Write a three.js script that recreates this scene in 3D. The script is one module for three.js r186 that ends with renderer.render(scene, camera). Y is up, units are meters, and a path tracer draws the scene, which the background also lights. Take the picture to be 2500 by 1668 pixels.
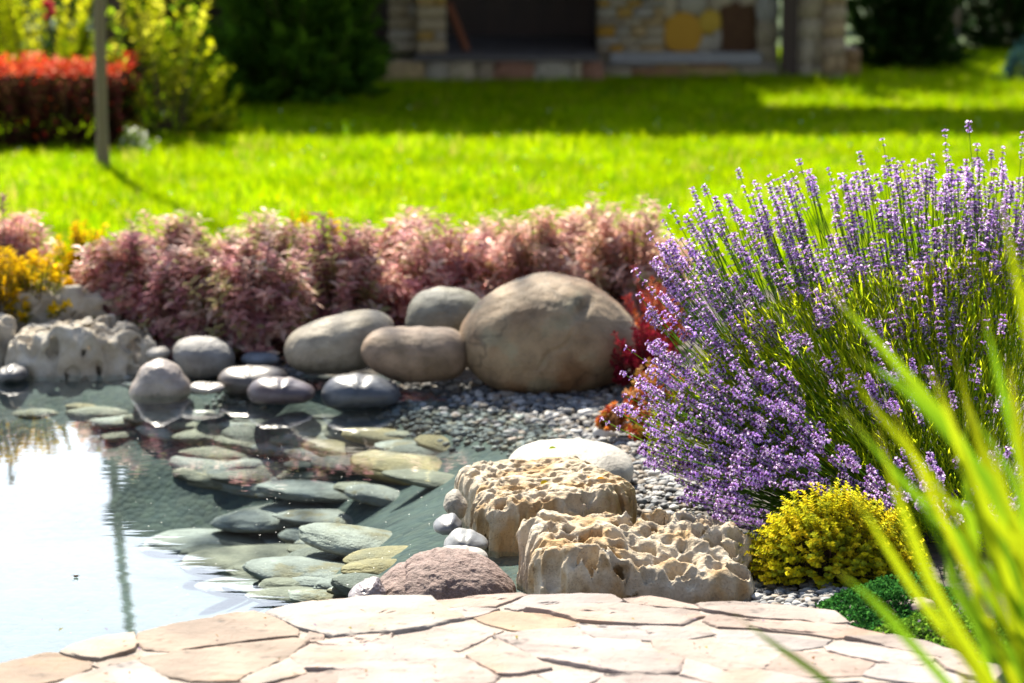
import * as THREE from 'three';
import { mergeGeometries, mergeVertices, toCreasedNormals } from 'three/addons/utils/BufferGeometryUtils.js';
import { ImprovedNoise } from 'three/addons/math/ImprovedNoise.js';

// ------------------------------------------------------------------ camera, sky, sun, exposure
const scene = new THREE.Scene();
const EYE = 1.6, PITCH = 9.6 * Math.PI / 180, F = 6944;            // F: focal length in photograph pixels (2500 x 1668)
const camera = new THREE.PerspectiveCamera(13.698, 1.5, 0.1, 600);
camera.position.set(0, EYE, 0);
camera.rotation.x = -PITCH;
camera.focus = 6.45;
camera.userData.fStop = 3.3;
const renderer = new THREE.WebGLRenderer({ antialias: true });
renderer.toneMapping = THREE.LinearToneMapping;
renderer.toneMappingExposure = 3.0;
renderer.shadowMap.enabled = true;

const SUN_UP = 47 * Math.PI / 180, SUN_SIDE = -0.272;              // the sun stands behind the garden, a little to the left
const SUN = new THREE.Vector3(SUN_SIDE * Math.cos(SUN_UP), Math.sin(SUN_UP), -Math.sqrt(1 - SUN_SIDE * SUN_SIDE) * Math.cos(SUN_UP)).normalize();
const sun = new THREE.DirectionalLight(new THREE.Color().setRGB(1, 0.92, 0.77), 5);
sun.position.copy(SUN).multiplyScalar(60);
sun.castShadow = true;
Object.assign(sun.shadow.camera, { left: -25, right: 25, top: 25, bottom: -25, near: 1, far: 160 });
sun.shadow.mapSize.set(4096, 4096);
scene.add(sun);
{ // hazy summer sky: bright whitish air low down, blue overhead, a wide glow round the sun
  const W = 512, H = 256, d = new Float32Array(W * H * 4), v = new THREE.Vector3();
  for (let r = 0; r < H; r++) for (let c = 0; c < W; c++) {
    const up = ((r + 0.5) / H - 0.5) * Math.PI, az = ((c + 0.5) / W - 0.5) * 2 * Math.PI;
    v.set(Math.cos(az) * Math.cos(up), Math.sin(up), Math.sin(az) * Math.cos(up));
    const y = Math.max(0, v.y), cs = v.dot(SUN), haze = Math.exp(-y / 0.26), low = Math.exp(-y / 0.16), glow = Math.pow(Math.max(0, 0.5 + 0.5 * cs), 9);
    const o = (r * W + c) * 4;
    d[o] = 0.04 + 0.68 * low + glow * (0.3 + 4.1 * haze);
    d[o + 1] = 0.07 + 0.68 * low + glow * (0.34 + 4.35 * haze);
    d[o + 2] = 0.135 + 0.66 * low + glow * (0.42 + 4.75 * haze);
    d[o + 3] = 1;
    if (v.y < 0) { d[o] = 0.12; d[o + 1] = 0.14; d[o + 2] = 0.1; }
  }
  const sky = new THREE.DataTexture(d, W, H, THREE.RGBAFormat, THREE.FloatType);
  sky.mapping = THREE.EquirectangularReflectionMapping; sky.magFilter = THREE.LinearFilter; sky.needsUpdate = true;
  scene.background = sky; scene.environment = sky;
}

// ------------------------------------------------------------------ helpers
const { PI, sin, cos, abs, min, max, sqrt, floor, atan2, hypot } = Math;
const V3 = (x, y, z) => new THREE.Vector3(x, y, z);
const lerp = (a, b, t) => a + (b - a) * t, clamp = (x, a = 0, b = 1) => x < a ? a : x > b ? b : x;
const sstep = (a, b, x) => { const t = clamp((x - a) / (b - a)); return t * t * (3 - 2 * t); };
function rng(seed) { let s = seed * 2654435761 >>> 0; const f = () => { s = (s + 0x6d2b79f5) | 0; let t = Math.imul(s ^ (s >>> 15), 1 | s); t = (t + Math.imul(t ^ (t >>> 7), 61 | t)) ^ t; return ((t ^ (t >>> 14)) >>> 0) / 4294967296; }; f.range = (a, b) => a + (b - a) * f(); f.pick = (a) => a[floor(f() * a.length)]; f.gauss = () => f() + f() + f() - 1.5; return f; }
const noiser = new ImprovedNoise(), nz = (x, y, z) => noiser.noise(x + 300.17, y + 300.31, z + 300.73);
function fbm(x, y, z, o = 4) { let s = 0, a = 0.5, f = 1; for (; o--;) { s += a * nz(x * f, y * f, z * f); a *= 0.5; f *= 2.03; } return s; }
const hash = (i, j, k) => { let h = Math.imul(i, 374761393) ^ Math.imul(j, 668265263) ^ Math.imul(k, 1274126177); h = Math.imul(h ^ (h >>> 13), 1103515245); h ^= h >>> 16; return (h >>> 0) / 4294967296; };
function cells(x, y, z) { // nearest cell point: [distance, its random number, second distance]
  const xi = floor(x), yi = floor(y), zi = floor(z); let a = 9, b = 9, r = 0;
  for (let i = -1; i < 2; i++) for (let j = -1; j < 2; j++) for (let k = -1; k < 2; k++) {
    const X = xi + i, Y = yi + j, Z = zi + k, dx = X + hash(X, Y, Z) - x, dy = Y + hash(X + 71, Y + 13, Z) - y, dz = Z + hash(X, Y + 57, Z + 29) - z, d = dx * dx + dy * dy + dz * dz;
    if (d < a) { b = a; a = d; r = hash(X + 5, Y + 7, Z + 11); } else if (d < b) b = d;
  }
  return [sqrt(a), r, sqrt(b)];
}
const cP = cos(PITCH), sP = sin(PITCH);
const ray = (px, py) => { const x = (px - 1250) / F, y = -(py - 834) / F; return V3(x, y * cP - sP, -y * sP - cP); };   // from the eye through a pixel of the photograph
const atY = (px, py, y) => { const d = ray(px, py); return d.multiplyScalar((y - EYE) / d.y).add(V3(0, EYE, 0)); };
const atZ = (px, py, z) => { const d = ray(px, py); return d.multiplyScalar(z / d.z).add(V3(0, EYE, 0)); };
const perPixel = (p) => (-(p.z) * cP - (p.y - EYE) * sP) / F;       // metres that a pixel spans at a point
const taken = new Map();
function numbered(n) { const k = taken.get(n) ?? 0; taken.set(n, k + 1); return k ? n + '_' + String(k).padStart(3, '0') : n; }
function tag(o, label, category, group, kind) { o.userData.label = label; if (category) o.userData.category = category; if (group) o.userData.group = group; if (kind) o.userData.kind = kind; return o; }
function shadows(o) { o.castShadow = o.receiveShadow = true; return o; }
function mesh(name, geo, m, parent = scene) { const o = shadows(new THREE.Mesh(geo, m)); o.name = parent === scene ? numbered(name) : name; parent.add(o); return o; }
function thing(name, label, category, pos, group) { const o = new THREE.Group(); o.name = numbered(name); if (pos) o.position.copy(pos); scene.add(o); return tag(o, label, category, group); }
function struct(name, geo, m, label) { const o = mesh(name, geo, m); o.userData.kind = 'structure'; if (label) o.userData.label = label; return o; }
function copies(name, geo, m, mats, colors, parent = scene) {
  const o = shadows(new THREE.InstancedMesh(geo, m, mats.length)); o.name = parent === scene ? numbered(name) : name; o.userData.kind = 'stuff';
  mats.forEach((x, i) => o.setMatrixAt(i, x)); if (colors) { const c = new THREE.Color(); colors.forEach((x, i) => o.setColorAt(i, c.setRGB(...x))); }
  parent.add(o); return o;
}
function geom(pos, idx, uv, col) { const g = new THREE.BufferGeometry(); g.setAttribute('position', new THREE.Float32BufferAttribute(pos, 3)); if (idx) g.setIndex(idx); if (uv) g.setAttribute('uv', new THREE.Float32BufferAttribute(uv, 2)); if (col) g.setAttribute('color', new THREE.Float32BufferAttribute(col, 3)); g.computeVertexNormals(); return g; }
const placeM = (p, q, s) => new THREE.Matrix4().compose(p, q, typeof s === 'number' ? V3(s, s, s) : s);
const upTo = (d, spin = 0) => { const q = new THREE.Quaternion().setFromUnitVectors(V3(0, 1, 0), d); return q.multiply(new THREE.Quaternion().setFromAxisAngle(V3(0, 1, 0), spin)); };
const shade = (c, k) => [c[0] * k, c[1] * k, c[2] * k], mixc = (a, b, t) => [lerp(a[0], b[0], t), lerp(a[1], b[1], t), lerp(a[2], b[2], t)];
function sphereBase(detail) { const g = new THREE.IcosahedronGeometry(1, detail); g.deleteAttribute('uv'); g.deleteAttribute('normal'); return mergeVertices(g, 1e-5); }
const spheres = new Map(), sphere = (d) => { if (!spheres.has(d)) spheres.set(d, sphereBase(d)); return spheres.get(d).clone(); };
function tube(pts, radii, sides = 6, closed = true) { // a tapered tube along points
  const pos = [], idx = [], uv = []; let len = 0;
  for (let i = 0; i < pts.length; i++) {
    const d = V3(0, 0, 0).subVectors(pts[min(i + 1, pts.length - 1)], pts[max(i - 1, 0)]).normalize(), a = abs(d.y) > 0.9 ? V3(1, 0, 0) : V3(0, 1, 0), u = V3(0, 0, 0).crossVectors(a, d).normalize(), w = V3(0, 0, 0).crossVectors(d, u);
    if (i) len += pts[i].distanceTo(pts[i - 1]);
    for (let k = 0; k <= sides; k++) { const t = k / sides * 2 * PI, r = radii[i]; pos.push(pts[i].x + (u.x * cos(t) + w.x * sin(t)) * r, pts[i].y + (u.y * cos(t) + w.y * sin(t)) * r, pts[i].z + (u.z * cos(t) + w.z * sin(t)) * r); uv.push(k / sides * 2 * PI * radii[0], len); }
  }
  const n = sides + 1;
  for (let i = 0; i < pts.length - 1; i++) for (let k = 0; k < sides; k++) { const a = i * n + k; idx.push(a, a + 1, a + n, a + 1, a + n + 1, a + n); }
  if (closed) { const e = (pts.length - 1) * n; for (let k = 1; k < sides - 1; k++) idx.push(e, e + k, e + k + 1); }
  return geom(pos, idx, uv);
}
function paint(g, c) { const n = g.attributes.position.count, a = new Float32Array(n * 3); for (let i = 0; i < n; i++) a.set(c, i * 3); g.setAttribute('color', new THREE.BufferAttribute(a, 3)); return g; }
function paintBy(g, fn) { const p = g.attributes.position, n = p.count, a = new Float32Array(n * 3); for (let i = 0; i < n; i++) a.set(fn(p.getX(i), p.getY(i), p.getZ(i)), i * 3); g.setAttribute('color', new THREE.BufferAttribute(a, 3)); return g; }
const bare = (g) => { for (const k of Object.keys(g.attributes)) if (!['position', 'normal', 'color', 'uv'].includes(k)) g.deleteAttribute(k); return g.index ? g.toNonIndexed() : g; };

// ------------------------------------------------------------------ tileable textures (each covers a real length that the material's repeat sets)
const PT = new Uint8Array(1024), PF = new Float32Array(1024), GX = new Float32Array(256), GY = new Float32Array(256);
{ const r = rng(4242); for (let i = 0; i < 1024; i++) { PT[i] = floor(r() * 256); PF[i] = r(); } for (let i = 0; i < 256; i++) { GX[i] = cos(i / 256 * 2 * PI) * 1.4; GY[i] = sin(i / 256 * 2 * PI) * 1.4; } }
const mix2 = (i, j, s) => PT[(PT[(i + s * 37) & 1023] + j * 7 + s * 11) & 1023];
function tn(x, y, P, s, Q = P) { // gradient noise that repeats every P by Q cells
  const xi = floor(x), yi = floor(y), fx = x - xi, fy = y - yi, u = fx * fx * fx * (fx * (fx * 6 - 15) + 10), v = fy * fy * fy * (fy * (fy * 6 - 15) + 10), i0 = xi % P, i1 = (xi + 1) % P, j0 = yi % Q, j1 = (yi + 1) % Q;
  const a = mix2(i0 < 0 ? i0 + P : i0, j0 < 0 ? j0 + Q : j0, s), b = mix2(i1 < 0 ? i1 + P : i1, j0 < 0 ? j0 + Q : j0, s), c = mix2(i0 < 0 ? i0 + P : i0, j1 < 0 ? j1 + Q : j1, s), d = mix2(i1 < 0 ? i1 + P : i1, j1 < 0 ? j1 + Q : j1, s);
  const A = GX[a] * fx + GY[a] * fy, B = GX[b] * (fx - 1) + GY[b] * fy, C = GX[c] * fx + GY[c] * (fy - 1), D = GX[d] * (fx - 1) + GY[d] * (fy - 1), p = A + (B - A) * u;
  return p + (C + (D - C) * u - p) * v;
}
function tfbm(u, v, P, o, s, ax = 1) { let t = 0, a = 0.5; for (let k = 0; k < o; k++) { t += a * tn(u * P * ax, v * P, P * ax, s + k, P); a *= 0.5; P *= 2; } return t; }
function tcell(u, v, P, s) {
  const x = u * P, y = v * P, xi = floor(x), yi = floor(y); let a = 9, b = 9, h = 0;
  for (let i = -1; i < 2; i++) { const X = (xi + i + P) % P; for (let j = -1; j < 2; j++) { const Y = (yi + j + P) % P, k = mix2(X, Y, s) * 3 + ((X * 13 + Y * 29) & 255), dx = xi + i + PF[k & 1023] - x, dy = yi + j + PF[(k + 331) & 1023] - y, d = dx * dx + dy * dy; if (d < a) { b = a; a = d; h = k; } else if (d < b) b = d; } }
  return [sqrt(a), PF[(h + 617) & 1023], sqrt(b)];
}
function tex(size, fn, metres, srgb = false) {
  const d = new Uint8Array(size * size * 4);
  for (let j = 0; j < size; j++) for (let i = 0; i < size; i++) { const c = fn((i + 0.5) / size, (j + 0.5) / size), o = (j * size + i) * 4; for (let k = 0; k < 3; k++) d[o + k] = clamp(typeof c === 'number' ? c : c[k]) * 255; d[o + 3] = 255; }
  const t = new THREE.DataTexture(d, size, size); t.wrapS = t.wrapT = THREE.RepeatWrapping; t.magFilter = THREE.LinearFilter; t.repeat.set(1 / metres, 1 / metres); t.needsUpdate = true; if (srgb) t.colorSpace = THREE.SRGBColorSpace; return t;
}
const T = {
  grain: tex(512, (u, v) => 0.5 + 0.55 * tfbm(u, v, 24, 4, 3) - (tcell(u, v, 60, 5)[0] < 0.16 ? 0.25 : 0), 0.22),
  mottle: tex(512, (u, v) => { const n = tfbm(u, v, 6, 6, 11), s = tcell(u, v, 70, 12), k = 0.86 + 0.55 * n + (s[1] < 0.12 && s[0] < 0.3 ? -0.28 : 0) + (s[1] > 0.93 && s[0] < 0.25 ? 0.15 : 0); return [k, k * 0.995, k * 0.985]; }, 0.35),
  pores: tex(512, (u, v) => { const s = tcell(u, v, 40, 21), q = tcell(u, v, 90, 22); return 0.62 + 0.35 * tfbm(u, v, 16, 5, 23) - (s[1] < 0.25 ? 0.6 * sstep(0.34, 0.1, s[0]) : 0) - (q[1] < 0.25 ? 0.35 * sstep(0.35, 0.1, q[0]) : 0); }, 0.12),
  poreColor: tex(512, (u, v) => { const n = tfbm(u, v, 5, 6, 31), q = tcell(u, v, 80, 33), k = 0.88 + 0.35 * n - (q[1] < 0.1 && q[0] < 0.28 ? 0.3 : 0); return [k, k * (0.97 + 0.1 * n), k * (0.93 + 0.25 * n)]; }, 0.3),
  granite: tex(512, (u, v) => { const a = tcell(u, v, 48, 41), b = tcell(u, v, 110, 42); return 0.45 + 0.5 * tfbm(u, v, 20, 4, 43) + 0.25 * (a[1] - 0.5) + 0.2 * (b[1] - 0.5); }, 0.2),
  graniteColor: tex(512, (u, v) => { const a = tcell(u, v, 90, 44), n = tfbm(u, v, 8, 5, 45), k = 0.8 + 0.4 * n + (a[1] - 0.5) * 0.5; return [k, k * (0.96 + 0.06 * a[1]), k * (0.95 + 0.12 * a[1])]; }, 0.2),
  slate: tex(1024, (u, v) => { const w = 0.03 * tfbm(u, v, 6, 3, 51), a = tfbm(u + w, v + w, 5, 6, 52), l = floor((a + 0.6) * 6) / 6; return 0.25 + 0.42 * l + 0.2 * tfbm(u, v, 30, 4, 53) + 0.12 * a; }, 0.5),
  slateColor: tex(512, (u, v) => { const a = tfbm(u, v, 4, 6, 56), b = tfbm(u, v, 9, 5, 57), o = sstep(0.12, 0.42, tfbm(u, v, 3, 5, 58)), k = 0.88 + 0.46 * a + 0.26 * b - 0.4 * sstep(0.3, 0.5, tfbm(u, v, 14, 5, 59)); return [k * (1 + 0.06 * o), k * (0.985 - 0.10 * o), k * (0.97 - 0.24 * o)]; }, 0.9),
  bed: tex(512, (u, v) => { const a = tcell(u, v, 36, 61), b = tcell(u, v, 80, 62); return 0.5 * sstep(0.75, 0.1, a[0]) + 0.2 * a[1] + 0.25 * sstep(0.7, 0.1, b[0]) * b[1]; }, 0.8),
  bedColor: tex(512, (u, v) => { const a = tcell(u, v, 36, 61), n = tfbm(u, v, 6, 5, 63), k = 0.72 + 0.5 * (a[1] - 0.3) + 0.35 * n; return [k * (1 + 0.5 * (a[1] - 0.5)), k, k * (1 - 0.3 * (a[1] - 0.5))]; }, 0.8),
  ripple: tex(1024, (u, v) => 0.5 + 0.3 * tn(u * 5, v * 22, 5, 71, 22) + 0.16 * tn(u * 12, v * 44, 12, 72, 44) + 0.09 * tn(u * 24, v * 72, 24, 73, 72) + 0.25 * tfbm(u, v, 3, 2, 74), 1.6),
  soil: tex(512, (u, v) => { const k = 0.7 + 0.6 * tfbm(u, v, 12, 5, 81) + 0.25 * (tcell(u, v, 50, 82)[1] - 0.5); return [k, k, k]; }, 0.6),
  bark: tex(512, (u, v) => 0.5 + 0.7 * tfbm(u, v, 4, 5, 85, 4), 0.2),
  wood: tex(512, (u, v) => { const k = 0.8 + 0.5 * tfbm(u, v, 3, 5, 87, 8); return [k, k * 0.97, k * 0.93]; }, 0.8),
  lime: tex(512, (u, v) => { const k = 0.85 + 0.45 * tfbm(u, v, 8, 6, 91); return [k, k * 0.98, k * 0.95]; }, 0.6),
};
const std = (o) => new THREE.MeshStandardMaterial(o), rgb = (r, g, b) => new THREE.Color().setRGB(r, g, b);
const leafy = (through, o = {}) => new THREE.MeshPhysicalMaterial({ roughness: 1, transmission: through, thickness: 0, side: THREE.DoubleSide, specularIntensity: 0, vertexColors: true, ...o });
const M = {
  stone: std({ vertexColors: true, roughness: 0.72, map: T.mottle, bumpMap: T.grain, bumpScale: 0.0028 }),
  wetStone: new THREE.MeshPhysicalMaterial({ vertexColors: true, roughness: 0.45, map: T.mottle, clearcoat: 0.22, clearcoatRoughness: 0.35 }),
  porous: std({ vertexColors: true, roughness: 0.95, map: T.poreColor, bumpMap: T.pores, bumpScale: 0.004 }),
  granite: std({ vertexColors: true, roughness: 0.85, map: T.graniteColor, bumpMap: T.granite, bumpScale: 0.004 }),
  flag: std({ vertexColors: true, roughness: 0.85, map: T.slateColor, bumpMap: T.slate, bumpScale: 0.006 }),
  mortar: std({ color: rgb(0.36, 0.31, 0.27), roughness: 0.95, map: T.lime, bumpMap: T.pores, bumpScale: 0.003 }),
  bed: std({ vertexColors: true, roughness: 0.9, map: T.bedColor, bumpMap: T.bed, bumpScale: 0.0035 }),
  water: new THREE.MeshPhysicalMaterial({ color: rgb(0.86, 0.95, 0.945), roughness: 0.0, transmission: 1, thickness: 0, ior: 1.333, bumpMap: T.ripple, bumpScale: 0.00028 }),
  soil: std({ color: rgb(0.07, 0.05, 0.035), roughness: 1, map: T.soil }),
  turf: std({ color: rgb(0.05, 0.1, 0.008), roughness: 1, map: T.soil }),
  bark: std({ color: rgb(0.2, 0.15, 0.085), roughness: 0.9, bumpMap: T.bark, bumpScale: 0.006 }),
  twig: std({ color: rgb(0.1, 0.06, 0.035), roughness: 0.9 }),
  house: std({ vertexColors: true, roughness: 0.9, map: T.mottle, bumpMap: T.pores, bumpScale: 0.006 }),
  houseMortar: std({ color: rgb(0.42, 0.35, 0.25), roughness: 0.95, map: T.lime }),
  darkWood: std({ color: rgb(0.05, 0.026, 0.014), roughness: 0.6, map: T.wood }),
  roof: new THREE.MeshPhysicalMaterial({ color: rgb(0.03, 0.026, 0.022), roughness: 1, specularIntensity: 0.2, map: T.wood }),
  leaf: leafy(0.58), thick: leafy(0.64), petal: leafy(0.65), grass: leafy(0.62), blade: leafy(0.65),
};

// ------------------------------------------------------------------ the ground, the pond basin and the water
const SHORE = [[-500, 895], [-100, 905], [0, 915], [200, 922], [330, 932], [450, 937], [620, 950], [780, 960], [940, 957], [1000, 975], [1100, 1000], [1200, 1025], [1280, 1050], [1330, 1085], [1300, 1140], [1220, 1200], [1150, 1280], [1130, 1340], [1160, 1400], [1200, 1500], [1000, 1560], [700, 1590], [400, 1640], [0, 1740], [-600, 1820], [-1000, 1500], [-800, 1000]].map(([x, y]) => { const p = atY(x, y, 0); return [p.x, p.z]; });
function inside(poly, x, z) { // signed distance to a polygon, positive inside
  let d = 1e9, s = -1;
  for (let i = 0, j = poly.length - 1; i < poly.length; j = i++) {
    const [ax, az] = poly[i], [bx, bz] = poly[j], ex = bx - ax, ez = bz - az, wx = x - ax, wz = z - az, t = clamp((wx * ex + wz * ez) / (ex * ex + ez * ez)), qx = wx - ex * t, qz = wz - ez * t;
    d = min(d, qx * qx + qz * qz);
    if ((az > z) !== (bz > z) && x < ex * (z - az) / (bz - az) + ax) s = -s;
  }
  return s * sqrt(d);
}
const LAWN = 0.12;
function ground(x, z) {
  if (z < -11 || z > -4 || x < -5 || x > 4) return LAWN - 0.03;
  const s = inside(SHORE, x, z) + 0.03 * nz(x * 4, 0.3, z * 4);
  const flat = sstep(-9.4, -10.2, z) * 0.04 + 0.05;
  if (s < 0) return lerp(-0.02, 0.006, sstep(0, 0.25, -s)) + (flat - 0.006) * sstep(0.35, 0.85, -s) + 0.006 * nz(x * 9, 2, z * 9);
  return -0.012 - 0.32 * sstep(0, 0.85, s) + 0.012 * nz(x * 6, 1, z * 6) * sstep(0, 0.2, s);
}
function onGround(px, py, lift = 0) { const d = ray(px, py); let t = 3; for (let i = 0; i < 4000; i++, t += 0.006) { const y = EYE + d.y * t; if (y < ground(d.x * t, d.z * t) + lift) break; } return V3(d.x * t, EYE + d.y * t, d.z * t); }
{
  const lines = (list) => { const a = []; for (const [lo, hi, n] of list) for (let i = 0; i < n; i++) a.push(lerp(lo, hi, i / n)); a.push(list[list.length - 1][1]); return a; };
  const xs = lines([[-200, -20, 6], [-20, -3.2, 12], [-3.2, 2.4, 150], [2.4, 20, 12], [20, 200, 6]]), zs = lines([[60, 0, 4], [0, -4.4, 6], [-4.4, -10.6, 180], [-10.6, -30, 14], [-30, -300, 6]]);
  const pos = [], idx = [], uv = [], col = [];
  for (const z of zs) for (const x of xs) {
    const y = ground(x, z); pos.push(x, y, z); uv.push(x, -z);
    const s = inside(SHORE, x, z) + 0.12 * fbm(x * 3, 5, z * 3), n = 0.5 + 0.6 * fbm(x * 5, 9, z * 5);
    let c = s > -0.25 && z < -4 ? mixc([0.032, 0.052, 0.048], [0.05, 0.074, 0.066], n) : mixc([0.03, 0.022, 0.014], [0.06, 0.045, 0.03], n);
    if (z > 0 || z < -11 || abs(x) > 5) c = [0.05, 0.09, 0.015];
    col.push(...c);
  }
  const w = xs.length;
  for (let j = 0; j < zs.length - 1; j++) for (let i = 0; i < w - 1; i++) { const a = j * w + i; idx.push(a, a + 1, a + w, a + 1, a + w + 1, a + w); }
  struct('ground', geom(pos, idx, uv, col), M.bed);
  const g = new THREE.PlaneGeometry(6, 6.2, 60, 60); g.rotateX(-PI / 2); g.translate(-1.3, 0, -7.2); const p = g.attributes.position, u = []; for (let i = 0; i < p.count; i++) u.push(p.getX(i), -p.getZ(i)); g.setAttribute('uv', new THREE.Float32BufferAttribute(u, 2));
  struct('pond_water', g, M.water);
  const l = new THREE.PlaneGeometry(60, 40, 60, 40); l.rotateX(-PI / 2); l.translate(0, LAWN, -30.2); const q = l.attributes.position, v = []; for (let i = 0; i < q.count; i++) { v.push(q.getX(i), -q.getZ(i)); if (q.getZ(i) > -10.3) q.setY(i, 0.06); } l.setAttribute('uv', new THREE.Float32BufferAttribute(v, 2));
  struct('lawn_soil', l, M.turf);
}

// ------------------------------------------------------------------ the flagstone path
const PATH_TOP = 0.1;
{
  const flags = [
    [[0, 1625], [54, 1611], [108, 1595], [152, 1596], [217, 1618], [217, 1629], [174, 1649], [108, 1665], [0, 1690], [-80, 1680], [-80, 1645]],
    [[156, 1593], [188, 1578], [253, 1560], [322, 1549], [327, 1575], [315, 1589], [246, 1609], [210, 1607]],
    [[230, 1622], [336, 1595], [338, 1604], [300, 1618], [253, 1629]],
    [[344, 1546], [434, 1522], [615, 1493], [662, 1506], [720, 1538], [716, 1555], [600, 1564], [434, 1587], [362, 1585], [342, 1572]],
    [[362, 1602], [452, 1592], [608, 1574], [716, 1562], [749, 1566], [705, 1600], [615, 1643], [579, 1661], [470, 1661], [401, 1647], [340, 1611]],
    [[174, 1657], [260, 1631], [330, 1614], [391, 1647], [410, 1667], [398, 1695], [145, 1710], [108, 1690]],
    [[593, 1664], [709, 1607], [731, 1627], [738, 1647], [651, 1668], [610, 1684]],
    [[652, 1497], [720, 1478], [800, 1465], [927, 1455], [1050, 1455], [1066, 1475], [1118, 1500], [1128, 1511], [1090, 1516], [1035, 1532], [963, 1543], [820, 1555], [790, 1545], [740, 1533], [700, 1515]],
    [[757, 1544], [783, 1550], [780, 1562], [752, 1564]],
    [[785, 1566], [820, 1561], [950, 1550], [940, 1561], [865, 1573], [800, 1572]],
    [[716, 1606], [760, 1580], [860, 1580], [960, 1558], [1085, 1586], [1120, 1601], [1130, 1608], [1050, 1619], [930, 1632], [830, 1634], [750, 1634]],
    [[968, 1549], [1040, 1538], [1118, 1521], [1222, 1540], [1178, 1557], [1120, 1586], [1088, 1583], [1019, 1567]],
    [[1071, 1465], [1263, 1451], [1285, 1456], [1232, 1469], [1205, 1478], [1162, 1480], [1085, 1483]],
    [[1295, 1456], [1415, 1451], [1487, 1451], [1514, 1464], [1503, 1471], [1437, 1472], [1342, 1477], [1272, 1488], [1238, 1483]],
    [[1164, 1509], [1218, 1492], [1342, 1500], [1409, 1518], [1395, 1526], [1306, 1537], [1252, 1536], [1193, 1521]],
    [[1092, 1488], [1160, 1485], [1210, 1488], [1158, 1504], [1136, 1508]],
    [[1288, 1490], [1364, 1480], [1520, 1477], [1600, 1484], [1700, 1492], [1716, 1503], [1650, 1525], [1560, 1524], [1415, 1515], [1345, 1497]],
    [[1530, 1463], [1592, 1460], [1650, 1470], [1696, 1479], [1700, 1487], [1600, 1480], [1552, 1475]],
    [[1414, 1522], [1560, 1530], [1650, 1530], [1720, 1534], [1740, 1548], [1650, 1561], [1560, 1561], [1470, 1558], [1432, 1541]],
    [[1149, 1603], [1216, 1560], [1243, 1576], [1301, 1608], [1342, 1632], [1259, 1645], [1216, 1645], [1164, 1614]],
    [[1212, 1556], [1324, 1540], [1412, 1537], [1449, 1561], [1554, 1566], [1596, 1590], [1664, 1608], [1650, 1640], [1600, 1648], [1505, 1642], [1379, 1617], [1308, 1603], [1254, 1577]],
    [[836, 1648], [1006, 1629], [1133, 1613], [1208, 1651], [1194, 1670], [1050, 1695], [830, 1695]],
    [[744, 1655], [800, 1641], [876, 1638], [828, 1650], [815, 1695], [700, 1695], [664, 1677]],
    [[1320, 1648], [1364, 1638], [1469, 1646], [1415, 1675], [1380, 1675]],
    [[1218, 1662], [1259, 1652], [1310, 1652], [1393, 1678], [1300, 1700], [1212, 1694]],
    [[1480, 1655], [1560, 1648], [1650, 1654], [1736, 1670], [1600, 1695], [1432, 1695]],
    [[1705, 1480], [1740, 1478], [1800, 1476], [1925, 1482], [2034, 1491], [2068, 1518], [1998, 1521], [1954, 1512], [1878, 1510], [1817, 1502], [1727, 1491]],
    [[1740, 1503], [1853, 1514], [1962, 1522], [2070, 1529], [2175, 1552], [2034, 1557], [1962, 1545], [1853, 1534], [1760, 1531], [1722, 1516]],
    [[1752, 1551], [1788, 1537], [1889, 1547], [2026, 1561], [2008, 1575], [1925, 1588], [1840, 1574], [1764, 1565]],
    [[1600, 1566], [1660, 1564], [1745, 1574], [1788, 1590], [1888, 1611], [1858, 1631], [1768, 1632], [1672, 1604], [1604, 1588]],
    [[2054, 1567], [2110, 1572], [2285, 1606], [2240, 1619], [2142, 1613], [2034, 1590], [2022, 1579]],
    [[2072, 1560], [2190, 1556], [2233, 1563], [2323, 1589], [2378, 1612], [2300, 1604], [2180, 1581]],
    [[1925, 1594], [2034, 1596], [2126, 1620], [2104, 1646], [1962, 1649], [1874, 1634], [1900, 1612]],
    [[2135, 1620], [2240, 1625], [2318, 1640], [2380, 1662], [2300, 1668], [2180, 1660], [2114, 1648]],
    [[2290, 1612], [2385, 1619], [2450, 1637], [2425, 1660], [2384, 1656], [2325, 1636]],
    [[1672, 1650], [1680, 1610], [1762, 1637], [1850, 1638], [1950, 1654], [2100, 1660], [2050, 1666], [1750, 1672]],
  ];
  const tones = [[0.34, 0.24, 0.165], [0.42, 0.35, 0.28], [0.42, 0.335, 0.27], [0.37, 0.27, 0.2], [0.40, 0.3, 0.225], [0.47, 0.41, 0.38], [0.44, 0.37, 0.31], [0.46, 0.41, 0.37]];
  const more = [[0.47, 0.385, 0.35], [0.45, 0.36, 0.315], [0.46, 0.34, 0.28], [0.43, 0.37, 0.35], [0.47, 0.365, 0.31]];
  const path = tag(new THREE.Group(), 'curved path of pale irregular flagstones in front of the pond', null, null, 'structure'); path.name = 'flagstone_path'; scene.add(path);
  const edge = [];
  flags.forEach((f, n) => {
    const R = rng(900 + n), P = f.map(([x, y]) => { const p = atY(x, y, PATH_TOP); return [p.x, p.z]; });
    let cx = 0, cz = 0; for (const [x, z] of P) { cx += x / P.length; cz += z / P.length; }
    const rim = [];
    for (let i = 0; i < P.length; i++) { // closer points along the rim, roughened
      const a = P[i], b = P[(i + 1) % P.length], L = hypot(b[0] - a[0], b[1] - a[1]), k = max(1, Math.round(L / 0.011));
      for (let t = 0; t < k; t++) { const x = lerp(a[0], b[0], t / k), z = lerp(a[1], b[1], t / k), r = hypot(x - cx, z - cz), e = 1 + (0.0125 - 0.012 * abs(fbm(x * 28, n, z * 28, 3)) - 0.003 * R()) / r; rim.push([cx + (x - cx) * e, cz + (z - cz) * e]); }
    }
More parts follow.
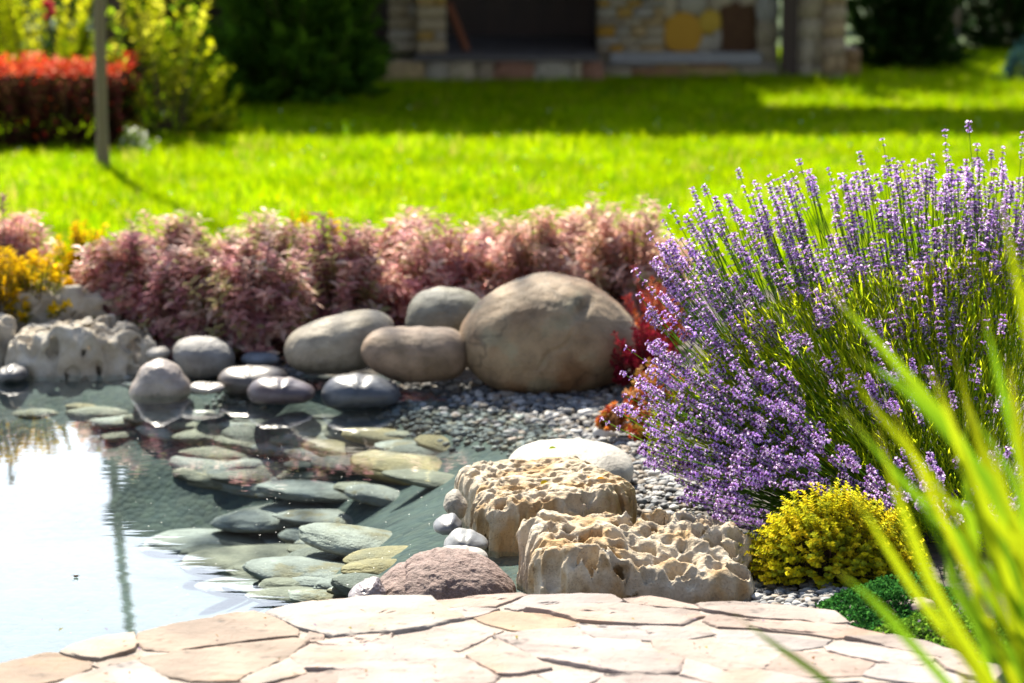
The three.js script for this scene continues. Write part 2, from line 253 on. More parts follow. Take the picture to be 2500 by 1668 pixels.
    const tone = f[0][0] < 760 && n < 8 ? tones[n] : n === 14 ? [0.5, 0.34, 0.22] : more[n % 5], tilt = [R.range(-0.012, 0.012), R.range(-0.006, 0.014)], rise = R.range(-0.001, 0.0055), pos = [], uv = [], col = [], idx = [];
    const rings = [0.08, 0.17, 0.26, 0.35, 0.44, 0.53, 0.61, 0.69, 0.76, 0.82, 0.88, 0.93, 0.97, 0.992, 1, 1.003, 0.995], drop = [0, 0, 0, 0, 0, 0, 0, 0, 0, 0, 0, 0, 0.0003, 0.0012, 0.004, 0.017, 0.06], m = rim.length, top = (x, z, k) => PATH_TOP + rise + tilt[0] * (x - cx) + tilt[1] * (z - cz) + 0.0025 * fbm(x * 9, n * 3, z * 16) + 0.0024 * floor(2.6 * (0.5 + fbm(x * 4, n * 7, z * 8, 3))) * (k > 0.98 ? 0.4 : 1) - 0.003;
    const add = (x, y, z) => { const w = 0.88 + 0.28 * fbm(x * 7, n * 5, z * 12); pos.push(x, y, z); uv.push(x + n * 0.37, -z + y + n * 0.71); col.push(...shade(tone, w * 0.68)); };
    add(cx, top(cx, cz, 0), cz);
    rings.forEach((k, r) => { for (const [x, z] of rim) { const X = cx + (x - cx) * k, Z = cz + (z - cz) * k; add(X, top(X, Z, k) - drop[r] - (r === 15 ? 0.008 * abs(nz(x * 40, 1, z * 40)) : 0), Z); } });
    for (let i = 0; i < m; i++) { const j = (i + 1) % m; idx.push(0, 1 + i, 1 + j); for (let r = 0; r < rings.length - 1; r++) { const a = 1 + r * m; idx.push(a + i, a + m + i, a + j, a + j, a + m + i, a + m + j); } }
    let area = 0; for (let i = 0; i < m; i++) { const [x1, z1] = rim[i], [x2, z2] = rim[(i + 1) % m]; area += x1 * z2 - x2 * z1; }
    if (area > 0) for (let i = 0; i < idx.length; i += 3) [idx[i + 1], idx[i + 2]] = [idx[i + 2], idx[i + 1]];
    mesh('flagstone', toCreasedNormals(geom(pos, idx, uv, col), 0.62), M.flag, path);
  });
  const bedLine = [[-90, 1642], [54, 1614], [108, 1599], [160, 1597], [190, 1582], [325, 1553], [345, 1550], [434, 1526], [612, 1498], [656, 1500], [722, 1482], [800, 1469], [927, 1459], [1045, 1459], [1075, 1468], [1263, 1455], [1290, 1460], [1415, 1455], [1487, 1455], [1520, 1468], [1600, 1466], [1700, 1482], [1800, 1480], [1925, 1486], [2030, 1495], [2072, 1522], [2185, 1557], [2235, 1567], [2325, 1593], [2450, 1640], [2425, 1656], [2300, 1664], [1800, 1664], [1700, 1720], [400, 1730], [-90, 1730]];
  const s = new THREE.Shape(bedLine.map(([x, y]) => { const p = atY(x, y, PATH_TOP); return new THREE.Vector2(p.x, -p.z); }));
  const g = new THREE.ExtrudeGeometry(s, { depth: 0.16, bevelEnabled: false }); g.rotateX(-PI / 2); g.translate(0, PATH_TOP - 0.0035 - 0.16, 0);
  mesh('mortar', g, M.mortar, path);
}

// ------------------------------------------------------------------ smooth stones
function radiusOf(pts) { // the outline as a smooth radius over the angle
  let cx = 0, cy = 0, A = 0; pts.forEach(([x, y], i) => { const [u, v] = pts[(i + 1) % pts.length], c = x * v - u * y; A += c; cx += (x + u) * c; cy += (y + v) * c; }); cx /= 3 * A; cy /= 3 * A;
  const n = 128, r = [];
  for (let i = 0; i < n; i++) { const t = i / n * 2 * PI, dx = cos(t), dy = -sin(t); let best = 0; pts.forEach(([x, y], k) => { const [u, v] = pts[(k + 1) % pts.length], ex = u - x, ey = v - y, det = dx * -ey + dy * ex; if (abs(det) < 1e-9) return; const wx = x - cx, wy = y - cy, s = (wx * -ey + wy * ex) / det, q = (dx * wy - dy * wx) / det; if (s > 0 && q >= -1e-6 && q <= 1 + 1e-6) best = max(best, s); }); r.push(best); }
  const co = []; for (let h = 0; h <= 7; h++) { let a = 0, b = 0; r.forEach((v, i) => { const t = i / n * 2 * PI; a += v * cos(h * t); b += v * sin(h * t); }); const k = h === 0 ? 1 / n : 2 / n * (1 - (h / 8.5) ** 2 * 0.45); co.push([a * k, b * k]); }
  return { cx, cy, at: (t) => co.reduce((s, [a, b], h) => s + a * cos(h * t) + b * sin(h * t), 0) };
}
function outlineStone(name, label, pts, z, depth, color, o = {}) { // a boulder whose front view has the given outline (photograph pixels) at distance z
  const { cx, cy, at } = radiusOf(pts), c = atZ(cx, cy, z - depth * (o.back ?? 0.6)), k = perPixel(c), g = sphere(o.detail ?? 18), p = g.attributes.position, S = o.seed ?? pts[0][0], rough = o.rough ?? 0.06 * at(1.6) * k, f = o.freq ?? 3, uv = [];
  for (let i = 0; i < p.count; i++) {
    const x = p.getX(i), y = p.getY(i), w = p.getZ(i), t = atan2(y, x), b = Math.pow(hypot(x, y), o.square ?? 0.9), r = at(t) * k;
    let X = cos(t) * r * b, Y = sin(t) * r * b, Z = w * depth;
    const bump = rough * fbm(x * f + S, y * f, w * f, 4) + (o.extra ? o.extra(X, Y, Z) : 0);
    X += x * bump; Y += y * bump; Z += w * bump;
    p.setXYZ(i, X, Y, Z); uv.push(X + S * 0.013, Y - Z);
  }
  g.setAttribute('uv', new THREE.Float32BufferAttribute(uv, 2)); g.computeVertexNormals(); paintBy(g, color);
  const m = mesh(name, g, o.mat ?? M.stone); m.position.copy(c); tag(m, label, o.category ?? 'stone', o.group);
  return m;
}
const stoneTone = (base, alt, s, f = 5, amt = 1) => (x, y, z) => { const n = fbm(x * f + s, y * f * 1.6, z * f, 5), v = sstep(0.02, 0.3, n) * amt; return shade(mixc(base, alt, v), 0.9 + 0.35 * fbm(x * 14, y * 22 + s, z * 14, 4)); };
const boulderTone = (x, y, z) => { // tan sandstone with brown and grey-green stains and thin dark seams
  const n = fbm(x * 4 + 3, y * 5, z * 4, 5), m = fbm(x * 7 + 40, y * 7, z * 7, 5), vein = abs(fbm(x * 3.2 + y * 2.5 + 9, y * 3.5, z * 3, 4));
  let c = mixc([0.34, 0.24, 0.14], [0.25, 0.135, 0.06], sstep(-0.05, 0.3, n + 0.5 * x)); c = mixc(c, [0.27, 0.24, 0.15], sstep(0.12, 0.32, m) * 0.7);
  return shade(c, (0.92 + 0.3 * m) * (vein < 0.012 ? 0.6 : 1));
};
outlineStone('big_boulder', 'largest rounded tan boulder, with a crack, at the far pond edge', [[1115, 850], [1123, 803], [1158, 748], [1215, 700], [1280, 675], [1340, 667], [1410, 678], [1470, 710], [1520, 755], [1568, 800], [1562, 860], [1515, 925], [1425, 962], [1330, 976], [1245, 964], [1175, 930], [1130, 892]], -8.45, 0.22, boulderTone,
  { detail: 60, rough: 0.014, freq: 1.6, seed: 3, category: 'boulder', extra: (x, y) => { const u = (x - 0.02) * 0.75 + (y + 0.0) * 0.66, v = -(x - 0.02) * 0.66 + y * 0.75 + 0.008 * sin(u * 60), w = (x - 0.1) * 0.8 + (y - 0.115) * 0.6, q = -(x - 0.1) * 0.6 + (y - 0.115) * 0.8; return -0.007 * Math.exp(-v * v / 3e-5) * sstep(0.1, 0.05, abs(u)) - 0.02 * Math.exp(-(w * w / 1.6e-3 + q * q / 3e-4)); } });
outlineStone('long_boulder', 'long pale grey boulder sloping up to the right, left of the brown one', [[690, 862], [700, 825], [740, 795], [800, 775], [870, 758], [925, 760], [960, 777], [968, 805], [940, 853], [900, 895], [840, 912], [770, 912], [710, 900]], -8.62, 0.13, stoneTone([0.38, 0.33, 0.25], [0.3, 0.25, 0.165], 21), { detail: 40, seed: 5, category: 'boulder' });
outlineStone('brown_boulder', 'low brown-grey boulder leaning against the largest boulder', [[878, 850], [893, 818], [940, 800], [1010, 799], [1080, 801], [1130, 808], [1155, 870], [1125, 920], [1060, 932], [980, 933], [920, 910], [888, 885]], -8.46, 0.13, stoneTone([0.3, 0.21, 0.14], [0.22, 0.15, 0.09], 27), { detail: 40, seed: 8, category: 'boulder' });
outlineStone('grey_boulder', 'round grey-green boulder behind the brown and the largest boulders', [[990, 785], [998, 740], [1033, 710], [1080, 701], [1135, 708], [1177, 730], [1190, 785], [1140, 830], [1060, 835], [1000, 825]], -8.8, 0.13, stoneTone([0.25, 0.24, 0.19], [0.17, 0.16, 0.11], 33), { detail: 34, seed: 9, category: 'boulder' });
outlineStone('grey_stone', 'rounded blue-grey stone below the front of the pink hedge', [[418, 862], [430, 835], [465, 822], [510, 822], [550, 835], [574, 865], [570, 897], [540, 917], [490, 927], [445, 912]], -8.72, 0.1, stoneTone([0.25, 0.245, 0.24], [0.2, 0.185, 0.17], 39), { detail: 26, seed: 12 });
outlineStone('pale_stone', 'pale tilted stone with a bright top, in the water beside the white porous rock', [[306, 972], [322, 940], [338, 905], [362, 882], [395, 874], [430, 890], [456, 922], [474, 966], [420, 985], [350, 988]], -8.48, 0.09, stoneTone([0.36, 0.31, 0.27], [0.3, 0.25, 0.22], 44), { detail: 26, seed: 14, mat: M.wetStone });
outlineStone('flat_stone', 'flat dark brown stone between the blue-grey and the long pale stones', [[525, 922], [545, 902], [600, 894], [670, 895], [706, 912], [700, 945], [630, 968], [550, 962]], -8.5, 0.09, stoneTone([0.12, 0.1, 0.09], [0.085, 0.066, 0.06], 48), { detail: 22, seed: 16, mat: M.wetStone });
outlineStone('purple_stone', 'wet purplish stone half under water, below the long pale boulder', [[603, 955], [615, 928], [660, 921], [720, 925], [768, 948], [778, 975], [700, 986], [608, 982]], -8.32, 0.085, stoneTone([0.105, 0.08, 0.095], [0.085, 0.055, 0.055], 53), { detail: 22, seed: 18, mat: M.wetStone });
outlineStone('slate_stone', 'wet dark slate-blue stone half under water, below the brown boulder', [[785, 955], [798, 926], [860, 913], [930, 921], [974, 948], [980, 985], [880, 1002], [785, 992]], -8.3, 0.1, stoneTone([0.07, 0.08, 0.1], [0.055, 0.06, 0.08], 57), { detail: 22, seed: 20, mat: M.wetStone });
outlineStone('awash_stone', 'small wet flat stone just breaking the water, right of the pale tilted stone', [[450, 946], [480, 934], [540, 939], [562, 950], [500, 962]], -8.42, 0.06, stoneTone([0.36, 0.33, 0.3], [0.3, 0.27, 0.25], 60), { detail: 16, seed: 22, mat: M.wetStone });
outlineStone('chip_stone', 'small pale stone between the white porous rock and the blue-grey stone', [[352, 862], [368, 850], [400, 847], [418, 858], [412, 874], [362, 876]], -8.8, 0.05, stoneTone([0.42, 0.39, 0.35], [0.34, 0.3, 0.27], 63), { detail: 14, seed: 24 });
outlineStone('dark_stone', 'dark flat stone at the waterline under the white porous rock', [[-10, 905], [30, 889], [66, 900], [68, 926], [0, 934]], -8.7, 0.07, stoneTone([0.12, 0.12, 0.13], [0.09, 0.08, 0.08], 66), { detail: 14, seed: 26, mat: M.wetStone });
outlineStone('blue_stone', 'small blue-grey stone under the hedge, left of the long pale boulder', [[582, 880], [600, 862], [650, 862], [684, 872], [680, 888], [610, 892]], -8.82, 0.06, stoneTone([0.2, 0.23, 0.27], [0.16, 0.18, 0.2], 69), { detail: 14, seed: 28 });
outlineStone('white_slab', 'large smooth white stone just behind the flat-topped porous rock', [[1222, 1132], [1268, 1098], [1340, 1083], [1420, 1082], [1500, 1095], [1548, 1120], [1545, 1180], [1400, 1215], [1260, 1185]], -7.06, 0.2, stoneTone([0.4, 0.375, 0.33], [0.35, 0.32, 0.27], 72), { detail: 34, seed: 30 });
outlineStone('round_stone', 'small rounded grey-brown stone at the left side of the flat-topped porous rock', [[1081, 1235], [1090, 1206], [1115, 1192], [1142, 1230], [1132, 1268], [1096, 1258]], -6.6, 0.05, stoneTone([0.3, 0.27, 0.22], [0.24, 0.21, 0.17], 75), { detail: 18, seed: 32 });
outlineStone('wet_stone', 'wet grey stone shining at the waterline, left of the flat-topped porous rock', [[1053, 1283], [1075, 1262], [1110, 1255], [1132, 1285], [1112, 1304], [1070, 1301]], -6.46, 0.06, stoneTone([0.15, 0.155, 0.16], [0.11, 0.11, 0.115], 78), { detail: 18, seed: 34, mat: M.wetStone });
outlineStone('wet_stone', 'wet pale stone below the flat-topped porous rock, behind the rounded white one', [[1080, 1325], [1112, 1292], [1160, 1300], [1205, 1332], [1140, 1352], [1090, 1345]], -6.3, 0.07, stoneTone([0.27, 0.27, 0.26], [0.2, 0.2, 0.19], 80), { detail: 18, seed: 36, mat: M.wetStone });
outlineStone('white_stone', 'bright white stone peeping over the reddish granite boulder', [[1055, 1350], [1090, 1337], [1140, 1337], [1200, 1352], [1180, 1378], [1080, 1380]], -6.2, 0.06, stoneTone([0.36, 0.34, 0.31], [0.3, 0.28, 0.25], 83), { detail: 18, seed: 38 });
outlineStone('granite_boulder', 'coarse reddish granite boulder between the path and the pond', [[903, 1460], [928, 1412], [988, 1372], [1060, 1346], [1130, 1347], [1190, 1370], [1240, 1402], [1262, 1445], [1240, 1510], [1000, 1520], [910, 1505]], -6.02, 0.16, (x, y, z) => { const n = fbm(x * 18, y * 18, z * 18, 4); return shade(mixc([0.2, 0.13, 0.11], [0.28, 0.2, 0.17], 0.5 + n), 0.95 + 0.3 * fbm(x * 60, y * 60, z * 60, 3)); },
  { detail: 56, seed: 40, rough: 0.012, freq: 2.6, mat: M.granite, category: 'boulder', extra: (x, y, z) => 0.004 * fbm(x * 55, y * 55, z * 55, 3) - 0.008 * Math.exp(-((x + 0.085 + 0.1 * y) ** 2) / 6e-5) });
outlineStone('wet_granite', 'small wet granite tip sticking out of the water beside the granite boulder', [[846, 1450], [880, 1424], [920, 1408], [945, 1450], [920, 1480], [860, 1472]], -5.98, 0.06, stoneTone([0.2, 0.16, 0.16], [0.14, 0.11, 0.11], 86), { detail: 24, seed: 42, rough: 0.006, mat: M.wetStone });

// stones lying on the pond bed: [x, y, width in photograph pixels, height over width, tone, label]
{
  const tones = { olive: [[0.25, 0.22, 0.15], [0.17, 0.145, 0.09]], grey: [[0.3, 0.29, 0.265], [0.22, 0.21, 0.18]], gold: [[0.36, 0.25, 0.09], [0.22, 0.16, 0.06]], pale: [[0.4, 0.38, 0.33], [0.3, 0.26, 0.18]], teal: [[0.31, 0.31, 0.29], [0.24, 0.235, 0.2]], dark: [[0.12, 0.115, 0.09], [0.08, 0.07, 0.05]] };
  const list = [
    [84, 1011, 90, 0.2, 'olive', 'small submerged stone nearest the left picture edge below the white porous rock'], [209, 999, 75, 0.2, 'gold', 'small tan submerged stone under the middle of the white porous rock'],
    [322, 1019, 160, 0.24, 'pale', 'pale submerged stone below the bright tilted stone, left of the pink reflections'], [434, 994, 140, 0.22, 'olive', 'olive submerged stone directly below the tilted pale stone'],
    [520, 990, 180, 0.25, 'grey', 'grey submerged stone below the small stone awash'], [314, 1058, 110, 0.26, 'olive', 'submerged olive stone at the right edge of the sky reflection, near the hedge reflection'],
    [408, 1055, 130, 0.26, 'pale', 'pale olive submerged stone amid the pink reflection of the hedge'], [470, 1042, 90, 0.24, 'olive', 'little olive submerged stone just above the pink reflection'],
    [566, 1048, 150, 0.24, 'olive', 'olive submerged stone below the wet purplish stone'], [538, 1072, 120, 0.26, 'grey', 'grey submerged stone right of the pink reflection, in the third row from the far bank'],
    [556, 1098, 180, 0.26, 'olive', 'long olive submerged stone above the large flat one in the middle of the pond'], [651, 1010, 130, 0.24, 'dark', 'dark submerged stone right below the wet purplish stone'],
    [655, 1038, 110, 0.26, 'olive', 'olive submerged stone two rows below the wet purplish stone'], [765, 1016, 170, 0.24, 'grey', 'grey-green submerged stone left below the wet slate stone'],
    [850, 1004, 160, 0.22, 'dark', 'dark submerged stone straight below the wet slate stone'], [835, 1038, 170, 0.24, 'olive', 'olive submerged stone behind the pale rimmed one'],
    [700, 1071, 110, 0.36, 'olive', 'green submerged stone at the left end of the pale rimmed one'], [800, 1063, 180, 0.28, 'pale', 'pale rimmed submerged stone in the middle of the far shallows'],
    [960, 1066, 200, 0.24, 'gold', 'golden brown submerged stone below the gravel beach'], [1110, 1078, 160, 0.2, 'gold', 'bright golden submerged stone nearest the gravel beach'],
    [640, 1086, 160, 0.3, 'grey', 'grey-green submerged stone left of the mossy one'], [770, 1114, 130, 0.36, 'olive', 'mossy submerged stone below the pale rimmed one'],
    [862, 1100, 190, 0.28, 'gold', 'brown submerged stone under the right end of the pale rimmed one'], [1012, 1132, 260, 0.34, 'gold', 'broad golden green submerged stone left of the flat-topped porous rock'],
    [1040, 1098, 190, 0.16, 'pale', 'thin whitish submerged slab behind the broad golden green stone'], [610, 1150, 330, 0.3, 'teal', 'large flat grey submerged stone at the lower left of the far shallows'],
    [800, 1150, 190, 0.28, 'olive', 'olive submerged stone between the large flat grey one and the broad golden green one'], [820, 1196, 290, 0.22, 'teal', 'long dark green submerged stone in front of the far shallows'],
    [745, 1252, 330, 0.24, 'teal', 'farthest of the big grey stones in the deep middle of the pond'], [840, 1268, 240, 0.18, 'grey', 'narrow grey submerged stone behind the rounded spotted one'],
    [565, 1322, 350, 0.25, 'teal', 'leftmost big pale stone under water beside the sky reflection'], [785, 1302, 160, 0.36, 'teal', 'small bluish submerged stone between the leftmost big one and the spotted one'],
    [895, 1316, 270, 0.3, 'pale', 'rounded pale submerged stone spotted with brown algae'], [965, 1338, 190, 0.26, 'gold', 'brown flecked submerged stone in front of the rounded spotted one'],
    [1055, 1318, 80, 0.5, 'gold', 'small brown submerged stone next to the wet stones at the porous rock'], [660, 1372, 360, 0.22, 'olive', 'long olive submerged stone at the edge of the sky reflection'],
    [765, 1392, 300, 0.28, 'grey', 'big grey submerged stone with dark specks, left of the granite boulder'], [925, 1378, 150, 0.34, 'gold', 'ochre submerged stone touching the granite boulder'],
    [700, 1432, 130, 0.3, 'dark', 'dark submerged stone under the big speckled grey one'], [725, 1452, 190, 0.24, 'olive', 'olive submerged stone by the path, at the tip of the sky reflection'],
    [815, 1458, 170, 0.26, 'pale', 'sandy submerged stone by the path, left of the wet granite tip'], [885, 1430, 130, 0.36, 'grey', 'grey-green submerged stone around the wet granite tip'],
  ];
  const R0 = rng(499), lie = (x0, x1, y0, y1, n, w0, w1, zone) => { for (let i = 0; i < n; i++) { const y = R0.range(y0, y1), x = R0.range(x0, x1); list.push([x, y, R0.range(w0, w1), R0.range(0.22, 0.34), R0.pick(['olive', 'grey', 'olive', 'dark'])]); const l = list[list.length - 1]; l.push('small plain ' + l[4] + ' stone in a gap between larger submerged stones ' + zone, 'small ' + l[4] + ' stones ' + zone); } };
  lie(230, 1150, 990, 1060, 22, 90, 150, 'below the far bank'); lie(520, 1080, 1050, 1210, 24, 130, 220, 'in mid pond'); lie(560, 1040, 1290, 1440, 14, 120, 220, 'close to the path');
  list.forEach(([x, y, w, h, tone, label, group], n) => {
    const R = rng(500 + n), p = onGround(x, y + w * h * 0.42, 0), k = perPixel(p), W = w * k / 2 * 1.38, apparent = w * h * k, t = clamp(apparent * 0.38, 0.016, 0.07), d = clamp((apparent - t * 1.2) / 2 / 0.27, W * 0.45, W * 1.0), g = sphere(20), q = g.attributes.position, uv = [], S = n * 3.7;
    for (let i = 0; i < q.count; i++) { const X = q.getX(i), Y = q.getY(i), Z = q.getZ(i), b = 1 + 0.13 * nz(X * 1.3 + S, Y * 1.3, Z * 1.3) + 0.05 * fbm(X * 4, Y * 4 + S, Z * 4), sq = Math.pow(max(0.0001, hypot(X, Z)), -0.12); q.setXYZ(i, X * W * b * sq, Y * t * b, Z * d * b * sq); uv.push(q.getX(i) + n * 0.31, -q.getZ(i) + q.getY(i)); }
    g.setAttribute('uv', new THREE.Float32BufferAttribute(uv, 2)); g.computeVertexNormals();
    const [a, b] = tones[tone]; paintBy(g, (X, Y, Z) => { const m = fbm(X * 11 + S, Y * 11, Z * 11, 5), sp = fbm(X * 50 + S, Y * 50, Z * 50, 3); return shade(mixc(mixc(a, b, sstep(-0.1, 0.35, m)), [0.2, 0.13, 0.03], (tone === 'pale' || tone === 'grey') ? 0.75 * sstep(0.1, 0.3, m * 0.8 + 0.5 * sp) : 0), 0.95 + 0.4 * sp); });
    const o = mesh('submerged_stone', g, M.stone); o.position.set(p.x, min(p.y + t * 0.2, -0.045 - t), p.z - d * 0.75); o.rotation.set(R.range(0.0, 0.14), R.range(-0.5, 0.5), R.range(-0.14, 0.06)); tag(o, label, 'stone', group ?? 'stones on the pond bed');
  });
}

// ------------------------------------------------------------------ porous limestone rocks, meshed from a distance field
function surfaceNets(f, lo, hi, h) {
  const nx = Math.ceil((hi[0] - lo[0]) / h) + 1, ny = Math.ceil((hi[1] - lo[1]) / h) + 1, nzz = Math.ceil((hi[2] - lo[2]) / h) + 1, v = new Float32Array(nx * ny * nzz), at = (i, j, k) => (k * ny + j) * nx + i;
  for (let k = 0; k < nzz; k++) for (let j = 0; j < ny; j++) for (let i = 0; i < nx; i++) v[at(i, j, k)] = f(lo[0] + i * h, lo[1] + j * h, lo[2] + k * h);
  const id = new Int32Array(v.length).fill(-1), pos = [], idx = [];
  for (let k = 0; k < nzz - 1; k++) for (let j = 0; j < ny - 1; j++) for (let i = 0; i < nx - 1; i++) {
    let n = 0, x = 0, y = 0, z = 0, any = 0;
    for (let c = 0; c < 8; c++) if (v[at(i + (c & 1), j + (c >> 1 & 1), k + (c >> 2))] < 0) any++;
    if (!any || any === 8) continue;
    for (let c = 0; c < 8; c++) for (let a = 0; a < 3; a++) { if (c >> a & 1) continue; const e = c | 1 << a, A = v[at(i + (c & 1), j + (c >> 1 & 1), k + (c >> 2))], B = v[at(i + (e & 1), j + (e >> 1 & 1), k + (e >> 2))]; if (A < 0 === B < 0) continue; const t = A / (A - B); x += (c & 1) + (a === 0 ? t : 0); y += (c >> 1 & 1) + (a === 1 ? t : 0); z += (c >> 2) + (a === 2 ? t : 0); n++; }
    id[at(i, j, k)] = pos.length / 3; pos.push(lo[0] + (i + x / n) * h, lo[1] + (j + y / n) * h, lo[2] + (k + z / n) * h);
  }
  const quad = (a, b, c, d, flip) => { if (min(a, b, c, d) < 0) return; if (flip) idx.push(a, c, b, a, d, c); else idx.push(a, b, c, a, c, d); };
  for (let k = 1; k < nzz - 1; k++) for (let j = 1; j < ny - 1; j++) for (let i = 1; i < nx - 1; i++) {
    const s = v[at(i, j, k)] < 0;
    if (s !== v[at(i + 1, j, k)] < 0) quad(id[at(i, j - 1, k - 1)], id[at(i, j, k - 1)], id[at(i, j, k)], id[at(i, j - 1, k)], !s);
    if (s !== v[at(i, j + 1, k)] < 0) quad(id[at(i - 1, j, k - 1)], id[at(i - 1, j, k)], id[at(i, j, k)], id[at(i, j, k - 1)], !s);
    if (s !== v[at(i, j, k + 1)] < 0) quad(id[at(i - 1, j - 1, k)], id[at(i, j - 1, k)], id[at(i, j, k)], id[at(i - 1, j, k)], !s);
  }
  return [pos, idx];
}
function porousRock(label, place, turn, size, cell, S, o) {
  const [a, b, c] = size, R = o.round ?? 0.05, out = o.outline ?? (() => 1);
  const field = (x, y, z) => {
    let d;
    const t = atan2(z, x), q = out(t), X = x / q, Z = z / q, lim = o.top ? o.top(x, z) : b;
    const dx = max(abs(X) - a + R, 0), dz = max(abs(Z) - c + R, 0), side = hypot(dx, dz) + min(max(abs(X) - a + R, abs(Z) - c + R), 0) - R, up = max(y - lim, -b - y);
    const ed = o.edge ?? 0.03; d = min(max(side + ed, up + ed), 0) + hypot(max(side + ed, 0), max(up + ed, 0)) - ed;
    if (d > 0.06) return d; if (d < -0.09) return d;
    d += 0.016 * fbm(x * 7 + S, y * 5, z * 7, 2) + (o.flute ?? 0.008) * nz(x * 20 + S, y * 3, z * 20) + 0.004 * fbm(x * 50 + S, y * 40, z * 50, 2);
    const pit = cells(x * o.pit[0] + S, y * o.pit[1], z * o.pit[2]); const pr = pit[0] / 0.66; d += o.pit[3] * (0.45 + 0.75 * pit[1]) * max(0, 1 - pr * pr) - 0.35 * o.pit[3];
    const hole = cells(x * o.hole[0] + S * 2 + 0.3 * nz(x * 20, y * 20, z * 20), y * o.hole[1], z * o.hole[0]); 
    if (hole[1] > o.hole[3]) { const w = hole[0] / o.hole[0] - o.hole[2] * (0.6 + 0.8 * hole[1]), e = max(w, -(d + o.hole[4])), k = 0.012, m = max(k - abs(d + e), 0) / k; d = max(d, -e) + m * m * k * 0.25; }
    if (o.carve) d = max(d, o.carve(x, y, z));
    return d;
  };
  const [pos, idx] = surfaceNets(field, [-a * 1.35, -b - 0.03, -c * 1.35], [a * 1.35, (o.tall ?? b) + 0.06, c * 1.35], cell), uv = [];
  for (let i = 0; i < pos.length; i += 3) uv.push(pos[i] + S * 0.1, pos[i + 1] - pos[i + 2]);
  const g = geom(pos, idx, uv), [c1, c2, c3] = o.colors;
  paintBy(g, (x, y, z) => { const n = fbm(x * 8 + S, y * 6, z * 8, 4), m = fbm(x * 22 + S, y * 16, z * 22, 4), k = fbm(x * 5 + S + 70, y * 5, z * 5, 4); return shade(mixc(mixc(c1, c2, sstep(-0.12, 0.3, n + 0.4 * m)), c3, sstep(0.18, 0.42, k + 0.5 * m) * 0.8), 0.96 + 0.25 * m); });
  const r = mesh('porous_rock', g, M.porous); r.position.copy(place); r.rotation.y = turn; tag(r, label, 'rock', o.group ?? 'porous limestone rocks round the pond'); return r;
}
const cream = [[0.56, 0.485, 0.37], [0.46, 0.31, 0.15], [0.36, 0.23, 0.085]], white = [[0.6, 0.56, 0.48], [0.5, 0.44, 0.35], [0.3, 0.25, 0.18]];
porousRock('flat-topped cream porous rock with pitted top, at the water edge', V3(0.075, 0.02, -6.72), 0.28, [0.178, 0.125, 0.215], 0.0042, 11.3, { colors: cream, edge: 0.045, round: 0.085, flute: 0.006, outline: (t) => 1 + 0.07 * sin(3 * t + 0.6) + 0.05 * sin(5 * t), pit: [44, 9, 52, 0.016], hole: [26, 9, 0.011, 0.6, 0.035], top: (x, z) => 0.11 + 0.05 * x - 0.02 * z, tall: 0.15 });
porousRock('lower cream porous rock with deep cavities, in front of the flat-topped one', V3(0.265, 0.03, -6.1), -0.1, [0.25, 0.125, 0.19], 0.0044, 27.1, { colors: cream, edge: 0.055, round: 0.11, flute: 0.008, outline: (t) => 1 + 0.09 * sin(3 * t + 2) + 0.06 * sin(4 * t), pit: [44, 9, 46, 0.015], hole: [24, 8, 0.019, 0.2, 0.09], tall: 0.18,
  top: (x, z) => 0.118 + 0.02 * nz(x * 10, 3, z * 10) - 0.042 * sstep(-0.06, 0.06, min(x + 0.02, z + 0.01) + 0.03 * nz(x * 16, 1, z * 16)) + 0.026 * nz(x * 24, 8, z * 24) * sstep(-0.03, 0.03, min(x + 0.02, z)) });
porousRock('white porous rock at the far left waterline, in front of another', atZ(200, 858, -8.95).setY(0.04), 0.05, [0.215, 0.1, 0.15], 0.0065, 41.7, { colors: white, round: 0.07, flute: 0.008, outline: (t) => 1 + 0.06 * sin(3 * t + 1) + 0.04 * sin(5 * t), pit: [24, 13, 24, 0.03], hole: [20, 12, 0.022, 0.15, 0.07], top: (x, z) => 0.095 - 0.12 * x * x * 4 + 0.02 * nz(x * 12, 4, z * 12), tall: 0.14 });
porousRock('weathered porous rock behind the white one at the left picture edge', atZ(110, 770, -9.3).setY(0.13), 0.1, [0.26, 0.085, 0.14], 0.008, 55.9, { colors: white.map((c) => shade(c, 0.75)), round: 0.07, flute: 0.014, pit: [24, 16, 24, 0.018], hole: [15, 10, 0.018, 0.6, 0.04], top: (x, z) => 0.085 - 0.12 * abs(x) + 0.03 * nz(x * 12, 2, z * 12), tall: 0.13 });
porousRock('brownish porous rock cut off by the left picture edge, left of the white one', atZ(-45, 845, -8.95).setY(0.05), 0.4, [0.11, 0.11, 0.1], 0.008, 63.3, { colors: white.map((c) => shade(c, 0.8)), round: 0.06, flute: 0.012, pit: [24, 14, 24, 0.016], hole: [15, 10, 0.018, 0.6, 0.03] });

